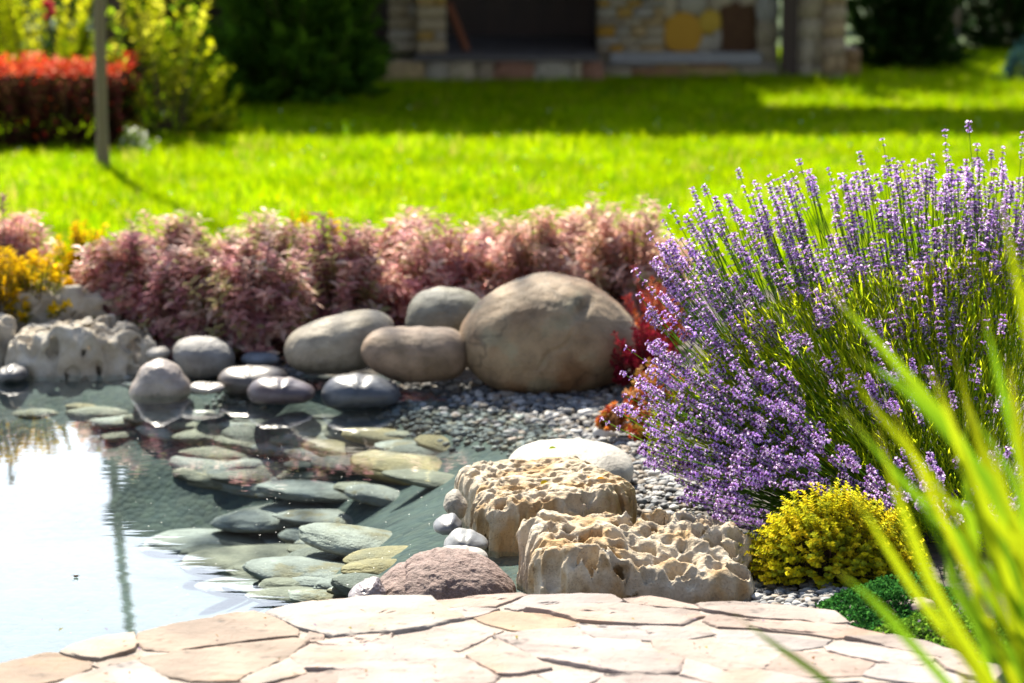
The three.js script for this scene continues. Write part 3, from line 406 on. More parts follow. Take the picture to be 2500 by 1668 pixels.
// ------------------------------------------------------------------ gravel and pebbles
const pebbleShapes = [0, 1, 2, 3].map((n) => { const g = sphere(3), p = g.attributes.position; for (let i = 0; i < p.count; i++) { const x = p.getX(i), y = p.getY(i), z = p.getZ(i), b = 1 + 0.3 * nz(x * 1.2 + n * 9, y * 1.2, z * 1.2); p.setXYZ(i, x * b, y * b * 0.55, z * b * 0.8); } g.computeVertexNormals(); return paint(bare(g), [1, 1, 1]); });
const pebbleTones = [[0.19, 0.2, 0.215], [0.12, 0.13, 0.145], [0.27, 0.265, 0.26], [0.4, 0.39, 0.37], [0.17, 0.145, 0.12], [0.075, 0.075, 0.08], [0.26, 0.21, 0.16]];
M.pebble = std({ vertexColors: true, roughness: 0.75 });
{
  const R = rng(77);
  const beach = [[930, 935], [1000, 905], [1100, 925], [1240, 960], [1400, 960], [1560, 940], [1660, 1040], [1700, 1200], [1640, 1260], [1560, 1200], [1480, 1100], [1320, 1085], [1200, 1045], [1060, 1010], [960, 985]].map(([x, y]) => { const p = atY(x, y, 0.02); return [p.x, p.z]; });
  const front = [[1760, 1240], [1850, 1290], [1900, 1400], [2100, 1480], [2060, 1520], [1800, 1480], [1760, 1400]].map(([x, y]) => { const p = atY(x, y, 0.05); return [p.x, p.z]; });
  const nook = [[540, 930], [560, 860], [720, 850], [720, 930]].map(([x, y]) => { const p = atY(x, y, 0.04); return [p.x, p.z]; });
  const left = [[330, 900], [360, 840], [450, 820], [450, 900]].map(([x, y]) => { const p = atY(x, y, 0.04); return [p.x, p.z]; });
  const fill = (poly, n, lo, hi, wet = 1) => {
    const mats = [[], [], [], []], cols = [[], [], [], []], xs = poly.map((p) => p[0]), zs = poly.map((p) => p[1]), q = new THREE.Quaternion();
    for (let i = 0, tries = 0; i < n && tries < n * 8; tries++) {
      const x = R.range(min(...xs) - 0.08, max(...xs) + 0.08), z = R.range(min(...zs) - 0.08, max(...zs) + 0.08); if (inside(poly, x, z) < R.range(-0.07, 0.04)) continue;
      const s = lerp(lo, hi, R() ** 2), k = floor(R() * 4); q.setFromEuler(new THREE.Euler(R.gauss() * 0.35, R() * 7, R.gauss() * 0.35)); mats[k].push(placeM(V3(x, ground(x, z) + s * R.range(0.2, 0.7), z), q, s)); cols[k].push(shade(R.pick(pebbleTones), R.range(0.55, 1.1) * wet)); i++;
    }
    return [mats, cols];
  };
  const all = [[], [], [], []], cs = [[], [], [], []];
  for (const [p, n, lo, hi, w] of [[beach, 5200, 0.005, 0.016], [front, 1500, 0.006, 0.014, 0.85], [nook, 700, 0.005, 0.014, 0.8], [left, 400, 0.006, 0.016]]) { const [m, c] = fill(p, n, lo, hi, w); for (let k = 0; k < 4; k++) { all[k].push(...m[k]); cs[k].push(...c[k]); } }
  for (let k = 0; k < 4; k++) tag(copies('gravel', pebbleShapes[k], M.pebble, all[k], cs[k]), 'grey and white pebbles of the gravel beach beside the pond');
  // larger pebbles that can be told apart, beside the rock with the cavities
  const big = [[1842, 1430, 24, 3], [1850, 1462, 34, 3], [1872, 1452, 22, 0], [1885, 1425, 20, 2], [1893, 1462, 22, 6], [1912, 1470, 20, 2], [1885, 1478, 26, 3], [1910, 1448, 26, 1], [1930, 1466, 24, 2], [1935, 1444, 18, 4], [1945, 1478, 26, 3], [1962, 1456, 22, 2], [1978, 1474, 30, 3], [1990, 1450, 18, 1], [2012, 1482, 34, 0], [1866, 1478, 18, 6], [1925, 1484, 22, 3], [1960, 1488, 24, 0], [1855, 1405, 20, 5], [1880, 1395, 24, 5], [1905, 1410, 22, 5], [1900, 1375, 26, 5], [1862, 1368, 24, 5], [1930, 1415, 20, 4], [1845, 1340, 26, 5]];
  const word = ['grey', 'dark grey', 'light grey', 'white', 'brown', 'nearly black', 'tan'];
  big.forEach(([x, y, w, t], i) => {
    const p = onGround(x, y + w * 0.2), s = w * perPixel(p) / 2 * 1.1, g = pebbleShapes[i % 4].clone(); paint(g, shade(pebbleTones[t], R.range(0.9, 1.2)));
    const o = mesh('pebble', g, M.pebble); o.scale.setScalar(s); o.position.copy(p); o.position.y += s * 0.35 + 0.004; o.rotation.set(R.gauss() * 0.3, R() * 6, R.gauss() * 0.3);
    tag(o, word[t] + ' pebble in the gravel between the porous rock with cavities and the yellow shrub', 'pebble', word[t] + ' pebbles beside the yellow shrub');
  });
  const shelf = [[1270, 985, 40, 2], [1330, 965, 34, 0], [1400, 985, 30, 2], [1430, 1010, 44, 3], [1480, 1060, 70, 3], [1560, 1065, 60, 2], [1610, 1120, 40, 3], [1600, 1160, 50, 3], [1640, 1170, 40, 2], [1350, 1015, 32, 1], [1500, 1000, 36, 0], [1240, 965, 40, 4]];
  shelf.forEach(([x, y, w, t], i) => {
    const p = onGround(x, y + w * 0.15), s = w * perPixel(p) / 2, g = pebbleShapes[i % 4].clone(); paint(g, shade(pebbleTones[t], R.range(0.9, 1.2)));
    const o = mesh('pebble', g, M.pebble); o.scale.setScalar(s); o.position.copy(p); o.position.y += s * 0.3; o.rotation.set(R.gauss() * 0.2, R() * 6, R.gauss() * 0.2);
    tag(o, 'larger ' + word[t] + ' pebble on the gravel beach between the largest boulder and the lavender', 'pebble', 'larger ' + word[t] + ' pebbles on the beach');
  });
}

// ------------------------------------------------------------------ plants
function leafGeo(L, W, o = {}) { // a folded, bent leaf that starts at the origin and points up
  const n = o.seg ?? 3, pos = [], idx = [], col = [], mid = o.mid ?? [1, 1, 1], rim = o.rim ?? [1, 1, 1], wide = o.wide ?? 0.45;
  for (let i = 0; i <= n; i++) {
    const t = i / n, w = W / 2 * (t < wide ? 0.25 + 0.75 * sin(t / wide * PI / 2) : cos((t - wide) / (1 - wide) * PI / 2 * 0.97)), y = L * t, z = -(o.bend ?? 0.15) * L * t * t;
    for (const s of [-1, 0, 1]) { pos.push(s * w, y, z + abs(s) * w * (o.fold ?? 0.35)); col.push(...(s ? rim : mid)); }
    if (i < n) for (const k of [0, 1]) { const a = i * 3 + k; idx.push(a, a + 1, a + 3, a + 1, a + 4, a + 3); }
  }
  return geom(pos, idx, null, col);
}
const tmpQ = new THREE.Quaternion();
function facing(d, up, R, wild = 0.4) { // leaf axis along d, its upper face towards up
  const y = d.clone().normalize(), z = up.clone().addScaledVector(V3(R.gauss(), R.gauss(), R.gauss()), wild).projectOnPlane(y).normalize(), x = V3(0, 0, 0).crossVectors(y, z);
  return new THREE.Quaternion().setFromRotationMatrix(new THREE.Matrix4().makeBasis(x, y, z));
}
function shrub(o) { // stems that rise from the base to an uneven crown, leaves along each stem
  const R = rng(o.seed), g = thing(o.name, o.label, o.category ?? 'shrub', o.base, o.group), stems = [], mats = [], cols = [], [rx, ry, rz] = o.radii, lo = o.low ?? 0.1;
  for (let s = 0; s < o.shoots; s++) {
    const az = R() * 2 * PI, el = Math.asin(lerp(lo, 1, R())), lump = 0.9 + (o.lump ?? 0.5) * fbm(cos(az) * cos(el) * 1.7 + o.seed, sin(el) * 1.7, sin(az) * cos(el) * 1.7, 3), k = lump * (R() < 0.25 ? R.range(0.4, 0.8) : R.range(0.82, 1.06)) * (R() < 0.04 ? (o.stray ?? 1.12) : 1);
    const tip = V3(cos(az) * cos(el) * rx * k, sin(el) * ry * k, sin(az) * cos(el) * rz * k), from = V3(tip.x * R.range(0.1, 0.45), 0, tip.z * R.range(0.1, 0.45)), mid = V3(lerp(from.x, tip.x, 0.45), tip.y * 0.6, lerp(from.z, tip.z, 0.45));
    if (o.box) { tip.x = R.range(-rx, rx); tip.z = R.range(-rz, rz); tip.y = ry * (R() < 0.55 ? R.range(0.88, 1.06) + 0.09 * nz(tip.x * 4, 1, tip.z * 4) : R.range(0.1, 0.95)); if (tip.y < 0.9 * ry) { if (R() < 0.5) tip.x = rx * (R() < 0.5 ? -1 : 1) * R.range(0.9, 1.03); else tip.z = rz * R.range(0.9, 1.03); } from.set(tip.x * 0.8, max(0, tip.y - 0.3), tip.z * 0.8); mid.lerpVectors(from, tip, 0.5); }
    const at = (t) => V3(0, 0, 0).addScaledVector(from, (1 - t) * (1 - t)).addScaledVector(mid, 2 * t * (1 - t)).addScaledVector(tip, t * t);
    if (s % (o.stemEvery ?? 1) === 0) { const p = [0, 0.35, 0.7, 1].map(at), r = o.stem ?? 0.003; stems.push(bare(tube(p, [r, r * 0.8, r * 0.6, r * 0.3], 4))); }
    const tone = R.pick(o.palette), n = o.leaves;
    for (let i = 0; i < n; i++) {
      const t = lerp(o.start ?? 0.45, 1, Math.pow((i + R()) / n, 0.8)), p = at(t), d = V3(0, 0, 0).subVectors(at(min(1, t + 0.05)), at(t - 0.05)).normalize(), a = i * 2.4 + R() * 0.8, side = facing(d, V3(cos(a), 0.2, sin(a)), R, 0.1), out = V3(0, 0, 1).applyQuaternion(side);
      const dir = d.clone().multiplyScalar(o.along ?? 0.7).add(out.multiplyScalar(1)).add(V3(0, o.rise ?? 0.25, 0)).normalize();
      mats.push(placeM(p, facing(dir, d.clone().add(V3(0, 0.6, 0)), R, 0.35), R.range(0.65, 1.15) * (o.grow ? o.grow(t) : 1)));
      const c = o.tint ? o.tint(t, p.y / ry, R, tone) : R() < 0.25 ? R.pick(o.palette) : tone; cols.push(shade(c, R.range(0.75, 1.25)));
    }
  }
  if (stems.length) mesh('stems', mergeGeometries(stems), o.wood ?? M.twig, g);
  copies('foliage', o.leaf, o.mat ?? M.leaf, mats, cols, g);
  return g;
}
const onZ = (px, z, y) => V3((px - 1250) * (-z * cP - (y - EYE) * sP) / F, y, z);

// the low pink hedge behind the pond: separate shrubs side by side
{
  const leaf = leafGeo(0.043, 0.0175, { mid: [0.8, 0.72, 0.72], rim: [1, 1, 1], bend: 0.25 }), palette = [[0.82, 0.54, 0.47], [0.76, 0.43, 0.41], [0.92, 0.76, 0.66], [0.64, 0.33, 0.36], [0.88, 0.66, 0.56], [0.46, 0.26, 0.28], [0.52, 0.48, 0.24]];
  const spots = [
    [300, -9.35, 0.2, 0.42, 'pink-leaved shrub beside the yellow flowers behind the weathered rock'], [475, -9.12, 0.18, 0.36, 'pink-leaved shrub directly behind the blue-grey stone'], [625, -9.06, 0.21, 0.39, 'foremost dusky pink shrub, left of the long pale boulder'],
    [830, -9.35, 0.23, 0.42, 'purplish pink shrub right behind the long pale boulder'], [1070, -9.45, 0.22, 0.44, 'pink-leaved shrub above the round grey-green boulder'], [1310, -9.5, 0.23, 0.44, 'pale pink shrub right behind the largest boulder'], [1540, -9.6, 0.22, 0.44, 'pale pink shrub between the largest boulder and the lavender'],
    [30, -9.75, 0.2, 0.4, 'dark pink shrub at the left picture edge, behind yellow flowers'], [420, -9.8, 0.24, 0.38, 'pink shrub of the back row, behind the left end of the hedge'], [660, -9.85, 0.24, 0.38, 'pink shrub of the back row, between two yellow flower tufts'], [1000, -9.9, 0.24, 0.38, 'pink shrub of the back row, with its tips against the lawn'], [1240, -9.95, 0.22, 0.36, 'pink shrub of the back row, behind the pale pink one at the boulder'], [1440, -9.95, 0.22, 0.4, 'pink shrub of the back row with long stray sprigs against the lawn'],
  ];
  spots.forEach(([x, z, r, h, label], i) => shrub({ name: 'pink_shrub', label, group: 'pink-leaved shrubs of the low hedge', base: onZ(x, z, 0.05), radii: [r * 1.12, h, r], shoots: 230, leaves: 20, lump: 0.22, start: 0.5, seed: 100 + i, leaf, palette: x > 1250 ? palette.map((c) => mixc(c, [0.7, 0.52, 0.4], 0.4)) : x < 900 && x > 400 ? palette.map((c) => shade(c, 0.85)) : palette, mat: M.thick, along: 0.4, rise: 0.2, low: -0.15, stray: i === 12 ? 1.3 : 1.03 }));
  const yl = leafGeo(0.022, 0.012, { bend: 0.3 }), yp = [[0.62, 0.44, 0.01], [0.52, 0.4, 0.01], [0.3, 0.3, 0.02]];
  [[92, -9.25, 0.19, 0.3, 130, 'yellow flowering clump at the left, above the weathered porous rock'], [-15, -9.15, 0.12, 0.33, 70, 'yellow flowering clump cut by the left picture edge'], [205, -9.7, 0.16, 0.36, 100, 'yellow flowering clump behind the first pink shrub'], [728, -10.05, 0.07, 0.37, 30, 'yellow tuft behind the middle of the pink hedge, left of another'], [828, -10.15, 0.06, 0.36, 24, 'smaller yellow tuft behind the middle of the pink hedge, right of another']].forEach(([x, z, r, h, n, label], i) =>
    shrub({ name: 'yellow_flower_clump', label, category: 'flowers', group: 'yellow flowers along the hedge', base: onZ(x, z, 0.06), radii: [r, h, r], shoots: n, leaves: 22, seed: 140 + i, leaf: yl, palette: yp, start: 0.55, tint: (t, y, R) => t > 0.8 ? R.pick([[0.72, 0.5, 0.01], [0.65, 0.42, 0.005]]) : R.pick([[0.25, 0.28, 0.02], [0.35, 0.3, 0.02]]), low: 0.35, along: 0.4 }));
  shrub({ name: 'bronze_sprig', label: 'bronze leafy sprig standing up against the lawn at the left picture edge', category: 'plant', base: onZ(12, -9.5, 0.06), radii: [0.03, 0.5, 0.03], shoots: 3, leaves: 12, seed: 150, leaf: leafGeo(0.03, 0.017), palette: [[0.2, 0.12, 0.1]], low: 0.9, start: 0.75 });
}
// red barberries between the boulder and the lavender
{
  const leaf = leafGeo(0.016, 0.011, { seg: 2 }), red = [[0.42, 0.06, 0.03], [0.45, 0.12, 0.03], [0.28, 0.03, 0.03], [0.5, 0.2, 0.1]], wine = [[0.2, 0.012, 0.03], [0.26, 0.02, 0.03]], orange = [[0.5, 0.15, 0.03], [0.42, 0.07, 0.03], [0.35, 0.2, 0.03], [0.5, 0.28, 0.12]];
  [[1600, -8.95, 0.15, 0.28, red, 'bright red barberry behind the right side of the largest boulder'], [1570, -8.4, 0.12, 0.22, wine, 'dark wine-red barberry against the right flank of the largest boulder'], [1610, -7.95, 0.12, 0.18, orange, 'orange-red barberry low at the left edge of the lavender'], [1500, -7.75, 0.06, 0.08, orange, 'small orange-red barberry on the gravel, left of the lavender'], [1590, -7.6, 0.09, 0.12, orange.map((c) => shade(c, 0.7)), 'bronze-red barberry on the gravel under the lavender spikes']].forEach(([x, z, r, h, palette, label], i) =>
    shrub({ name: 'red_barberry', label, group: 'red barberries beside the lavender', base: onZ(x, z, 0.04), radii: [r, h, r], shoots: r > 0.1 ? 110 : 50, leaves: 24, seed: 160 + i, leaf, palette, start: 0.3, along: 0.5, stem: 0.0015 }));
}
// the small-leaved yellow shrub in front
{
  const leaf = leafGeo(0.0105, 0.0085, { seg: 2, fold: 0.45, wide: 0.6 });
  shrub({ name: 'yellow_shrub', label: 'low mounded yellow shrub with tiny leaves in front of the lavender', base: onGround(2050, 1440).add(V3(0, 0, -0.14)), radii: [0.225, 0.205, 0.165], lump: 0.22, shoots: 1500, leaves: 15, seed: 171, leaf, palette: [[0.62, 0.58, 0.02], [0.68, 0.6, 0.02], [0.46, 0.48, 0.03], [0.74, 0.6, 0.03], [0.32, 0.36, 0.03]], start: 0.74, along: 0.35, rise: 0.35, stem: 0.001, stray: 1.02, mat: M.leaf, low: -0.05 });
}
// creeping green plants beside the path
{
  const leaf = leafGeo(0.009, 0.006, { seg: 2 }), R = rng(181);
  const patch = (poly, n, hgt, pal, label) => {
    const P = poly.map(([x, y]) => { const p = atY(x, y, 0.06); return [p.x, p.z]; }), xs = P.map((p) => p[0]), zs = P.map((p) => p[1]), mats = [], cols = [];
    while (mats.length < n) { const x = R.range(min(...xs), max(...xs)), z = R.range(min(...zs), max(...zs)), s = inside(P, x, z) - 0.015 * abs(fbm(x * 30, 1, z * 30)); if (s < 0) continue; const top = hgt * sstep(0, 0.08, s) * (0.7 + 0.9 * fbm(x * 18, 2, z * 18, 3)) + 0.006, y = 0.05 + top * Math.pow(R(), 0.4); mats.push(placeM(V3(x, y, z), facing(V3(R.gauss(), R.range(0.1, 0.9), R.gauss()), V3(0, 1, 0), R, 0.6), R.range(0.6, 1.3))); cols.push(shade(R.pick(pal), R.range(0.7, 1.3))); }
    tag(copies('ground_cover', leaf, M.leaf, mats, cols), label, 'ground cover');
  };
  patch([[1990, 1475], [2030, 1455], [2110, 1430], [2250, 1415], [2340, 1440], [2330, 1490], [2180, 1510], [2130, 1535], [2080, 1525], [2020, 1500]], 6500, 0.055, [[0.03, 0.12, 0.02], [0.05, 0.16, 0.03], [0.02, 0.09, 0.02]], 'deep green creeping plant spilling over the gravel under the yellow shrub');
  patch([[2130, 1535], [2200, 1510], [2320, 1500], [2500, 1540], [2620, 1640], [2620, 1700], [2480, 1690], [2370, 1610], [2270, 1570], [2190, 1560]], 9000, 0.05, [[0.1, 0.22, 0.02], [0.16, 0.28, 0.03], [0.07, 0.16, 0.02]], 'light green creeping plant along the right rim of the flagstone path');
  for (const [x, y, w, c, label] of [[2245, 1500, 90, [0.2, 0.13, 0.13], 'flat purplish stone between the two creeping plants'], [2310, 1572, 46, [0.3, 0.17, 0.07], 'small orange-brown stone at the right rim of the path'], [2020, 1478, 46, [0.2, 0.21, 0.23], 'grey pebble at the left end of the creeping plants'], [2130, 1512, 40, [0.17, 0.16, 0.18], 'dark pebble half hidden between the two creeping plants']]) {
    const p = onGround(x, y), s = w * perPixel(p) / 2, g = sphere(8), q = g.attributes.position; for (let i = 0; i < q.count; i++) { const b = 1 + 0.25 * nz(q.getX(i) * 1.4 + x, q.getY(i) * 1.4, q.getZ(i) * 1.4); q.setXYZ(i, q.getX(i) * b * s, q.getY(i) * b * s * 0.5, q.getZ(i) * b * s * 0.8); }
    g.setAttribute('uv', new THREE.Float32BufferAttribute(new Float32Array(q.count * 2), 2)); g.computeVertexNormals(); paint(g, c); const o = mesh('side_stone', g, M.stone); o.position.copy(p).y += s * 0.35; tag(o, label, 'stone');
  }
}
// ------------------------------------------------------------------ lavender
{
  const R = rng(201), ROOT = V3(1.1, -0.05, -6.75);
  const bush = thing('lavender_bush', 'large purple lavender bush in full flower, right of the pond', 'lavender', V3(0, 0, 0));
  const calyx = [[0.18, 0.08, 0.21], [0.26, 0.13, 0.3], [0.1, 0.05, 0.11]], flower = [[0.64, 0.4, 0.82], [0.78, 0.61, 0.9], [0.52, 0.27, 0.76], [0.9, 0.82, 0.95]], green = [0.2, 0.34, 0.05];
  const spikes = [0, 1, 2, 3, 4, 5, 6, 7, 8, 9].map((n) => { // a stem of 0.34 m with whorls of dark cups and pale lips; the tip is at the origin
    const r = rng(220 + n), parts = [], bend = r.range(-0.03, 0.03), at = (y) => V3(bend * (y / 0.34) ** 2 * 1.2, y, 0.4 * bend * (y / 0.34) ** 2);
    parts.push(paint(bare(tube([-0.34, -0.2, -0.1, 0].map(at), [0.0013, 0.0012, 0.0011, 0.0008], 4)), green));
    const W = 3 + floor(r() * 4), full = r() < 0.55;
    let y = 0;
    for (let w = 0; w < W; w++) {
      const c = at(y), k = full ? 1 : 0.8, nc = 9, nf = w === 0 ? 5 : floor(r.range(4, full ? 13 : 7));
      for (let i = 0; i < nc; i++) { const a = i / nc * 6.28 + r(), d = V3(cos(a), r.range(0.35, 1.3), sin(a)).normalize(), g = leafGeo(0.0075 * k, 0.0036 * k, { seg: 2, fold: 0.9, wide: 0.55 }); g.applyMatrix4(placeM(c.clone().addScaledVector(d, 0.0008), facing(d, V3(0, 1, 0), r, 0.2), r.range(0.8, 1.2))); parts.push(paint(bare(g), r.pick(calyx))); }
      for (let i = 0; i < nf; i++) { const a = r() * 6.28, d = V3(cos(a), r.range(0.1, 1.1), sin(a)).normalize(), b = c.clone().addScaledVector(d, 0.005 * k); for (let p = 0; p < 3; p++) { const e = d.clone().add(V3(r.gauss(), r.gauss(), r.gauss()).multiplyScalar(0.9)).normalize(), g = leafGeo(0.0058 * k, 0.005 * k, { seg: 2, wide: 0.65, bend: 0.4 }); g.applyMatrix4(placeM(b, facing(e, V3(0, 1, 0), r, 0.5), r.range(0.7, 1.2))); parts.push(paint(bare(g), r.pick(flower))); } }
      y -= (full ? r.range(0.0085, 0.0125) : r.range(0.011, 0.019)) * (w === W - 2 && r() < 0.4 ? 1.9 : 1);
    }
    for (const g of parts) g.deleteAttribute('uv');
    return mergeGeometries(parts);
  });
  const inPoly = (poly, x, y) => { let s = false; for (let i = 0, j = poly.length - 1; i < poly.length; j = i++) { const [a, b] = poly[i], [c, d] = poly[j]; if ((b > y) !== (d > y) && x < (c - a) * (y - b) / (d - b) + a) s = !s; } return s; };
  const depthAt = (y) => lerp(-7.2, -6.2, clamp((y - 350) / 900));
  const fan = (p, lift) => V3(0, 0, 0).subVectors(p, ROOT).normalize().add(V3(0, lift, 0)).normalize();
  const crown = [[1690, 490], [1760, 470], [1850, 440], [1950, 415], [2060, 420], [2200, 390], [2350, 360], [2530, 430], [2530, 700], [2330, 690], [2180, 720], [2020, 760], [1930, 880], [1960, 1000], [1850, 1010], [1700, 940], [1560, 1010], [1490, 1010], [1590, 880], [1570, 800], [1600, 690], [1590, 620], [1640, 560]];
  const low = [[1590, 990], [1700, 950], [1850, 1010], [1960, 1000], [2030, 1050], [2000, 1120], [1900, 1140], [1890, 1210], [1830, 1290], [1760, 1270], [1700, 1240], [1590, 1190], [1560, 1110]];
  const right = [[2000, 880], [2160, 740], [2330, 760], [2500, 930], [2480, 1010], [2300, 960], [2200, 1010], [2060, 1000]];
  const bottom = [[1900, 1130], [2100, 1080], [2300, 1110], [2460, 1080], [2530, 1180], [2400, 1310], [2250, 1270], [2080, 1210], [1920, 1200]];
  const tall = [[2365, 302], [2308, 320], [2155, 342], [2098, 375], [1952, 393], [2022, 414], [1803, 418], [1636, 505], [1620, 540], [1585, 570], [2450, 362], [2498, 325], [2420, 372], [2385, 355], [2180, 390], [1690, 462], [1720, 458], [1880, 430], [2240, 410], [2278, 380], [1560, 720], [1520, 910], [1470, 1025], [1530, 850], [1550, 660]];
  const tips = tall.map(([x, y]) => [x, y, 1]);
  const scatter = (poly, n) => { const xs = poly.map((p) => p[0]), ys = poly.map((p) => p[1]); for (let i = 0; i < n;) { const x = R.range(min(...xs), max(...xs)), y = R.range(min(...ys), max(...ys)); if (!inPoly(poly, x, y) || fbm(x / 130, y / 90, 7, 2) < -0.16) continue; tips.push([x, y, 0]); i++; } };
  scatter(crown, 1000); scatter(low, 300); scatter(right, 95); scatter([[1980, 720], [2180, 690], [2530, 660], [2530, 820], [2300, 790], [2100, 800]], 70); scatter(bottom, 120);
  const rest = [], one = tips.length;
  tips.forEach(([x, y], i) => {
    const p = atZ(x, y, depthAt(y) + R.gauss() * 0.13), side = sstep(1100, 500, y), d = fan(p, lerp(0.04, 0.42, side)).add(V3(R.gauss() * 0.14, R.gauss() * 0.1, R.gauss() * 0.14)).normalize(), m = placeM(p, upTo(d, R() * 6.28), R.range(0.82, 1.2)), v = floor(R() * 10);
    if (i < 300) { const o = mesh('flower_spike', spikes[v], M.petal, bush); m.decompose(o.position, o.quaternion, o.scale); } else rest.push([m, v]);
  });
  for (const v of [0, 1]) { const mine = rest.filter((r) => r[1] % 2 === v); const byV = new Map(); mine.forEach(([m, k]) => { if (!byV.has(k)) byV.set(k, []); byV.get(k).push(m); }); for (const [k, ms] of byV) copies('flower_spikes', spikes[k], M.petal, ms, ms.map(() => shade([1, 1, 1], R.range(0.8, 1.2))), bush); }
  // the grey-green leafy mound that the stems rise from
  const leaf = leafGeo(0.05, 0.0042, { seg: 3, bend: 0.2, fold: 0.3 }), mats = [], cols = [], pal = [[0.42, 0.54, 0.012], [0.52, 0.6, 0.012], [0.24, 0.38, 0.015], [0.58, 0.64, 0.02]];
  const mound = [[1620, 1010], [1760, 830], [1950, 720], [2150, 690], [2350, 640], [2540, 600], [2540, 1380], [2300, 1330], [2080, 1250], [1900, 1200], [1740, 1190], [1600, 1120]];
  for (let i = 0; mats.length < 13000;) { const x = R.range(1590, 2540), y = R.range(600, 1380); if (!inPoly(mound, x, y)) continue; const near = clamp((y - 500) / 800), p = atZ(x, y, lerp(-6.95, -6.28, near) - R() * R() * 0.3), d = fan(p, 0.25).add(V3(R.gauss() * 0.55, R.gauss() * 0.4 + 0.1, R.gauss() * 0.55)).normalize(); if (p.y < 0.05) continue; const k = 0.5 + 0.9 * fbm(x / 120, y / 120, 3, 3); mats.push(placeM(p, facing(d, V3(0, 1, 0), R, 0.8), R.range(0.55, 1.15))); cols.push(shade(R.pick(pal), 0.75 + 0.4 * k)); i++; }
  copies('foliage', leaf, M.leaf, mats, cols, bush);
  const stems = []; for (let i = 0; i < 500; i++) { const t = tips[floor(R() * one)], p = atZ(t[0], t[1], depthAt(t[1]) + R.gauss() * 0.12), d = fan(p, lerp(0.04, 0.42, sstep(1100, 500, t[1]))), q = p.clone().addScaledVector(d, -0.3), e = ROOT.clone().add(V3(R.gauss() * 0.2, 0, R.gauss() * 0.15)), c = q.clone().addScaledVector(d, -0.15); stems.push(bare(tube([e, c.lerp(e, 0.3), q], [0.0022, 0.0018, 0.0012], 4))); }
  const sm = mergeGeometries(stems); paint(sm, [0.17, 0.29, 0.04]); mesh('stems', sm, M.petal, bush);
}
// ------------------------------------------------------------------ the blades of the tall grass close to the camera
{
  const R = rng(301), root = V3(0, 0, 0), g = thing('tall_grass', 'bright green tall grass with long arching blades, close by at the lower right', 'ornamental grass', root);
  const blades = [
    [[2015, 705], [2150, 845], [2330, 1060], [2480, 1310], [2640, 1700], [2700, 2050]], [[2040, 862], [2130, 990], [2290, 1190], [2430, 1450], [2540, 1750], [2620, 2050]], [[2440, 478], [2475, 640], [2510, 820], [2560, 1100], [2640, 1500], [2720, 2050]], [[2140, 1050], [2205, 1250], [2285, 1450], [2400, 1640], [2520, 1850], [2600, 2060]],
    [[2085, 1210], [2160, 1330], [2250, 1470], [2380, 1640], [2500, 1850], [2590, 2060]], [[1790, 1500], [1880, 1565], [1975, 1630], [2080, 1710], [2250, 1850], [2400, 2070]], [[2285, 1495], [2345, 1590], [2420, 1680], [2500, 1820], [2580, 2060]], [[2045, 1395], [2130, 1465], [2215, 1560], [2330, 1690], [2480, 1860], [2570, 2060]],
    [[2400, 760], [2440, 920], [2500, 1160], [2580, 1500], [2680, 2050]], [[2325, 850], [2385, 1060], [2475, 1330], [2570, 1650], [2660, 2050]], [[2180, 1000], [2260, 1180], [2370, 1420], [2480, 1680], [2620, 2050]], [[2300, 930], [2370, 1180], [2450, 1440], [2540, 1720], [2640, 2050]], [[2420, 1050], [2460, 1230], [2520, 1480], [2600, 1800], [2690, 2050]], [[2350, 1150], [2410, 1330], [2480, 1530], [2560, 1780], [2650, 2050]],
    [[2460, 900], [2500, 1100], [2560, 1400], [2640, 1750], [2720, 2050]], [[2230, 1180], [2310, 1350], [2400, 1540], [2510, 1780], [2620, 2050]], [[2480, 1300], [2500, 1420], [2550, 1600], [2610, 1800], [2690, 2050]], [[2270, 900], [2340, 1090], [2430, 1330], [2540, 1640], [2650, 2050]],
  ];
  for (const k of [0, 2, 8, 9, 10, 11, 13, 14, 15, 17, 1, 3, 12, 16, 8, 9, 10, 14, 17, 6]) blades.push(blades[k].map(([x, y], i) => [x + R.range(10, 95) + i * 4, y + R.range(60, 220) * (1 - i / 8)]));
  blades.forEach((b, n) => {
    const z0 = R.range(-3.6, -3.2), zt = n === 5 ? -3.9 : z0 - R.range(-0.1, 0.3), line = new THREE.CatmullRomCurve3(b.map(([x, y], i) => atZ(x, y, lerp(zt, z0, i / (b.length - 1))))), N = 26, W = (n === 5 ? 0.010 : R.range(0.008, 0.0145)) / 2, pos = [], idx = [], col = [], turn = R.range(-0.5, 0.5), tone = R.pick([[0.36, 0.44, 0.008], [0.44, 0.48, 0.008], [0.24, 0.38, 0.01], [0.16, 0.3, 0.01]]);
    for (let i = 0; i <= N; i++) { const t = i / N, p = line.getPoint(t), d = line.getTangent(t), side = V3(0, 0, 0).crossVectors(d, V3(turn, 0.3, 1)).normalize(), up = V3(0, 0, 0).crossVectors(side, d), w = W * (0.08 + 0.92 * sstep(0, 0.35, t)); for (const s of [-1, 0, 1]) { pos.push(...p.clone().addScaledVector(side, s * w).addScaledVector(up, abs(s) * w * 0.35).toArray()); col.push(...shade(mixc(tone, [0.5, 0.42, 0.05], 0.5 * sstep(0.12, 0.0, t)), (s ? 1 : 0.75) * (0.9 + 0.4 * fbm(p.x * 9 + s, p.y * 9, n)))); } if (i < N) for (const k of [0, 1]) { const a = i * 3 + k; idx.push(a, a + 3, a + 1, a + 1, a + 3, a + 4); } }
    mesh('blade', geom(pos, idx, null, col), M.blade, g);
  });
}

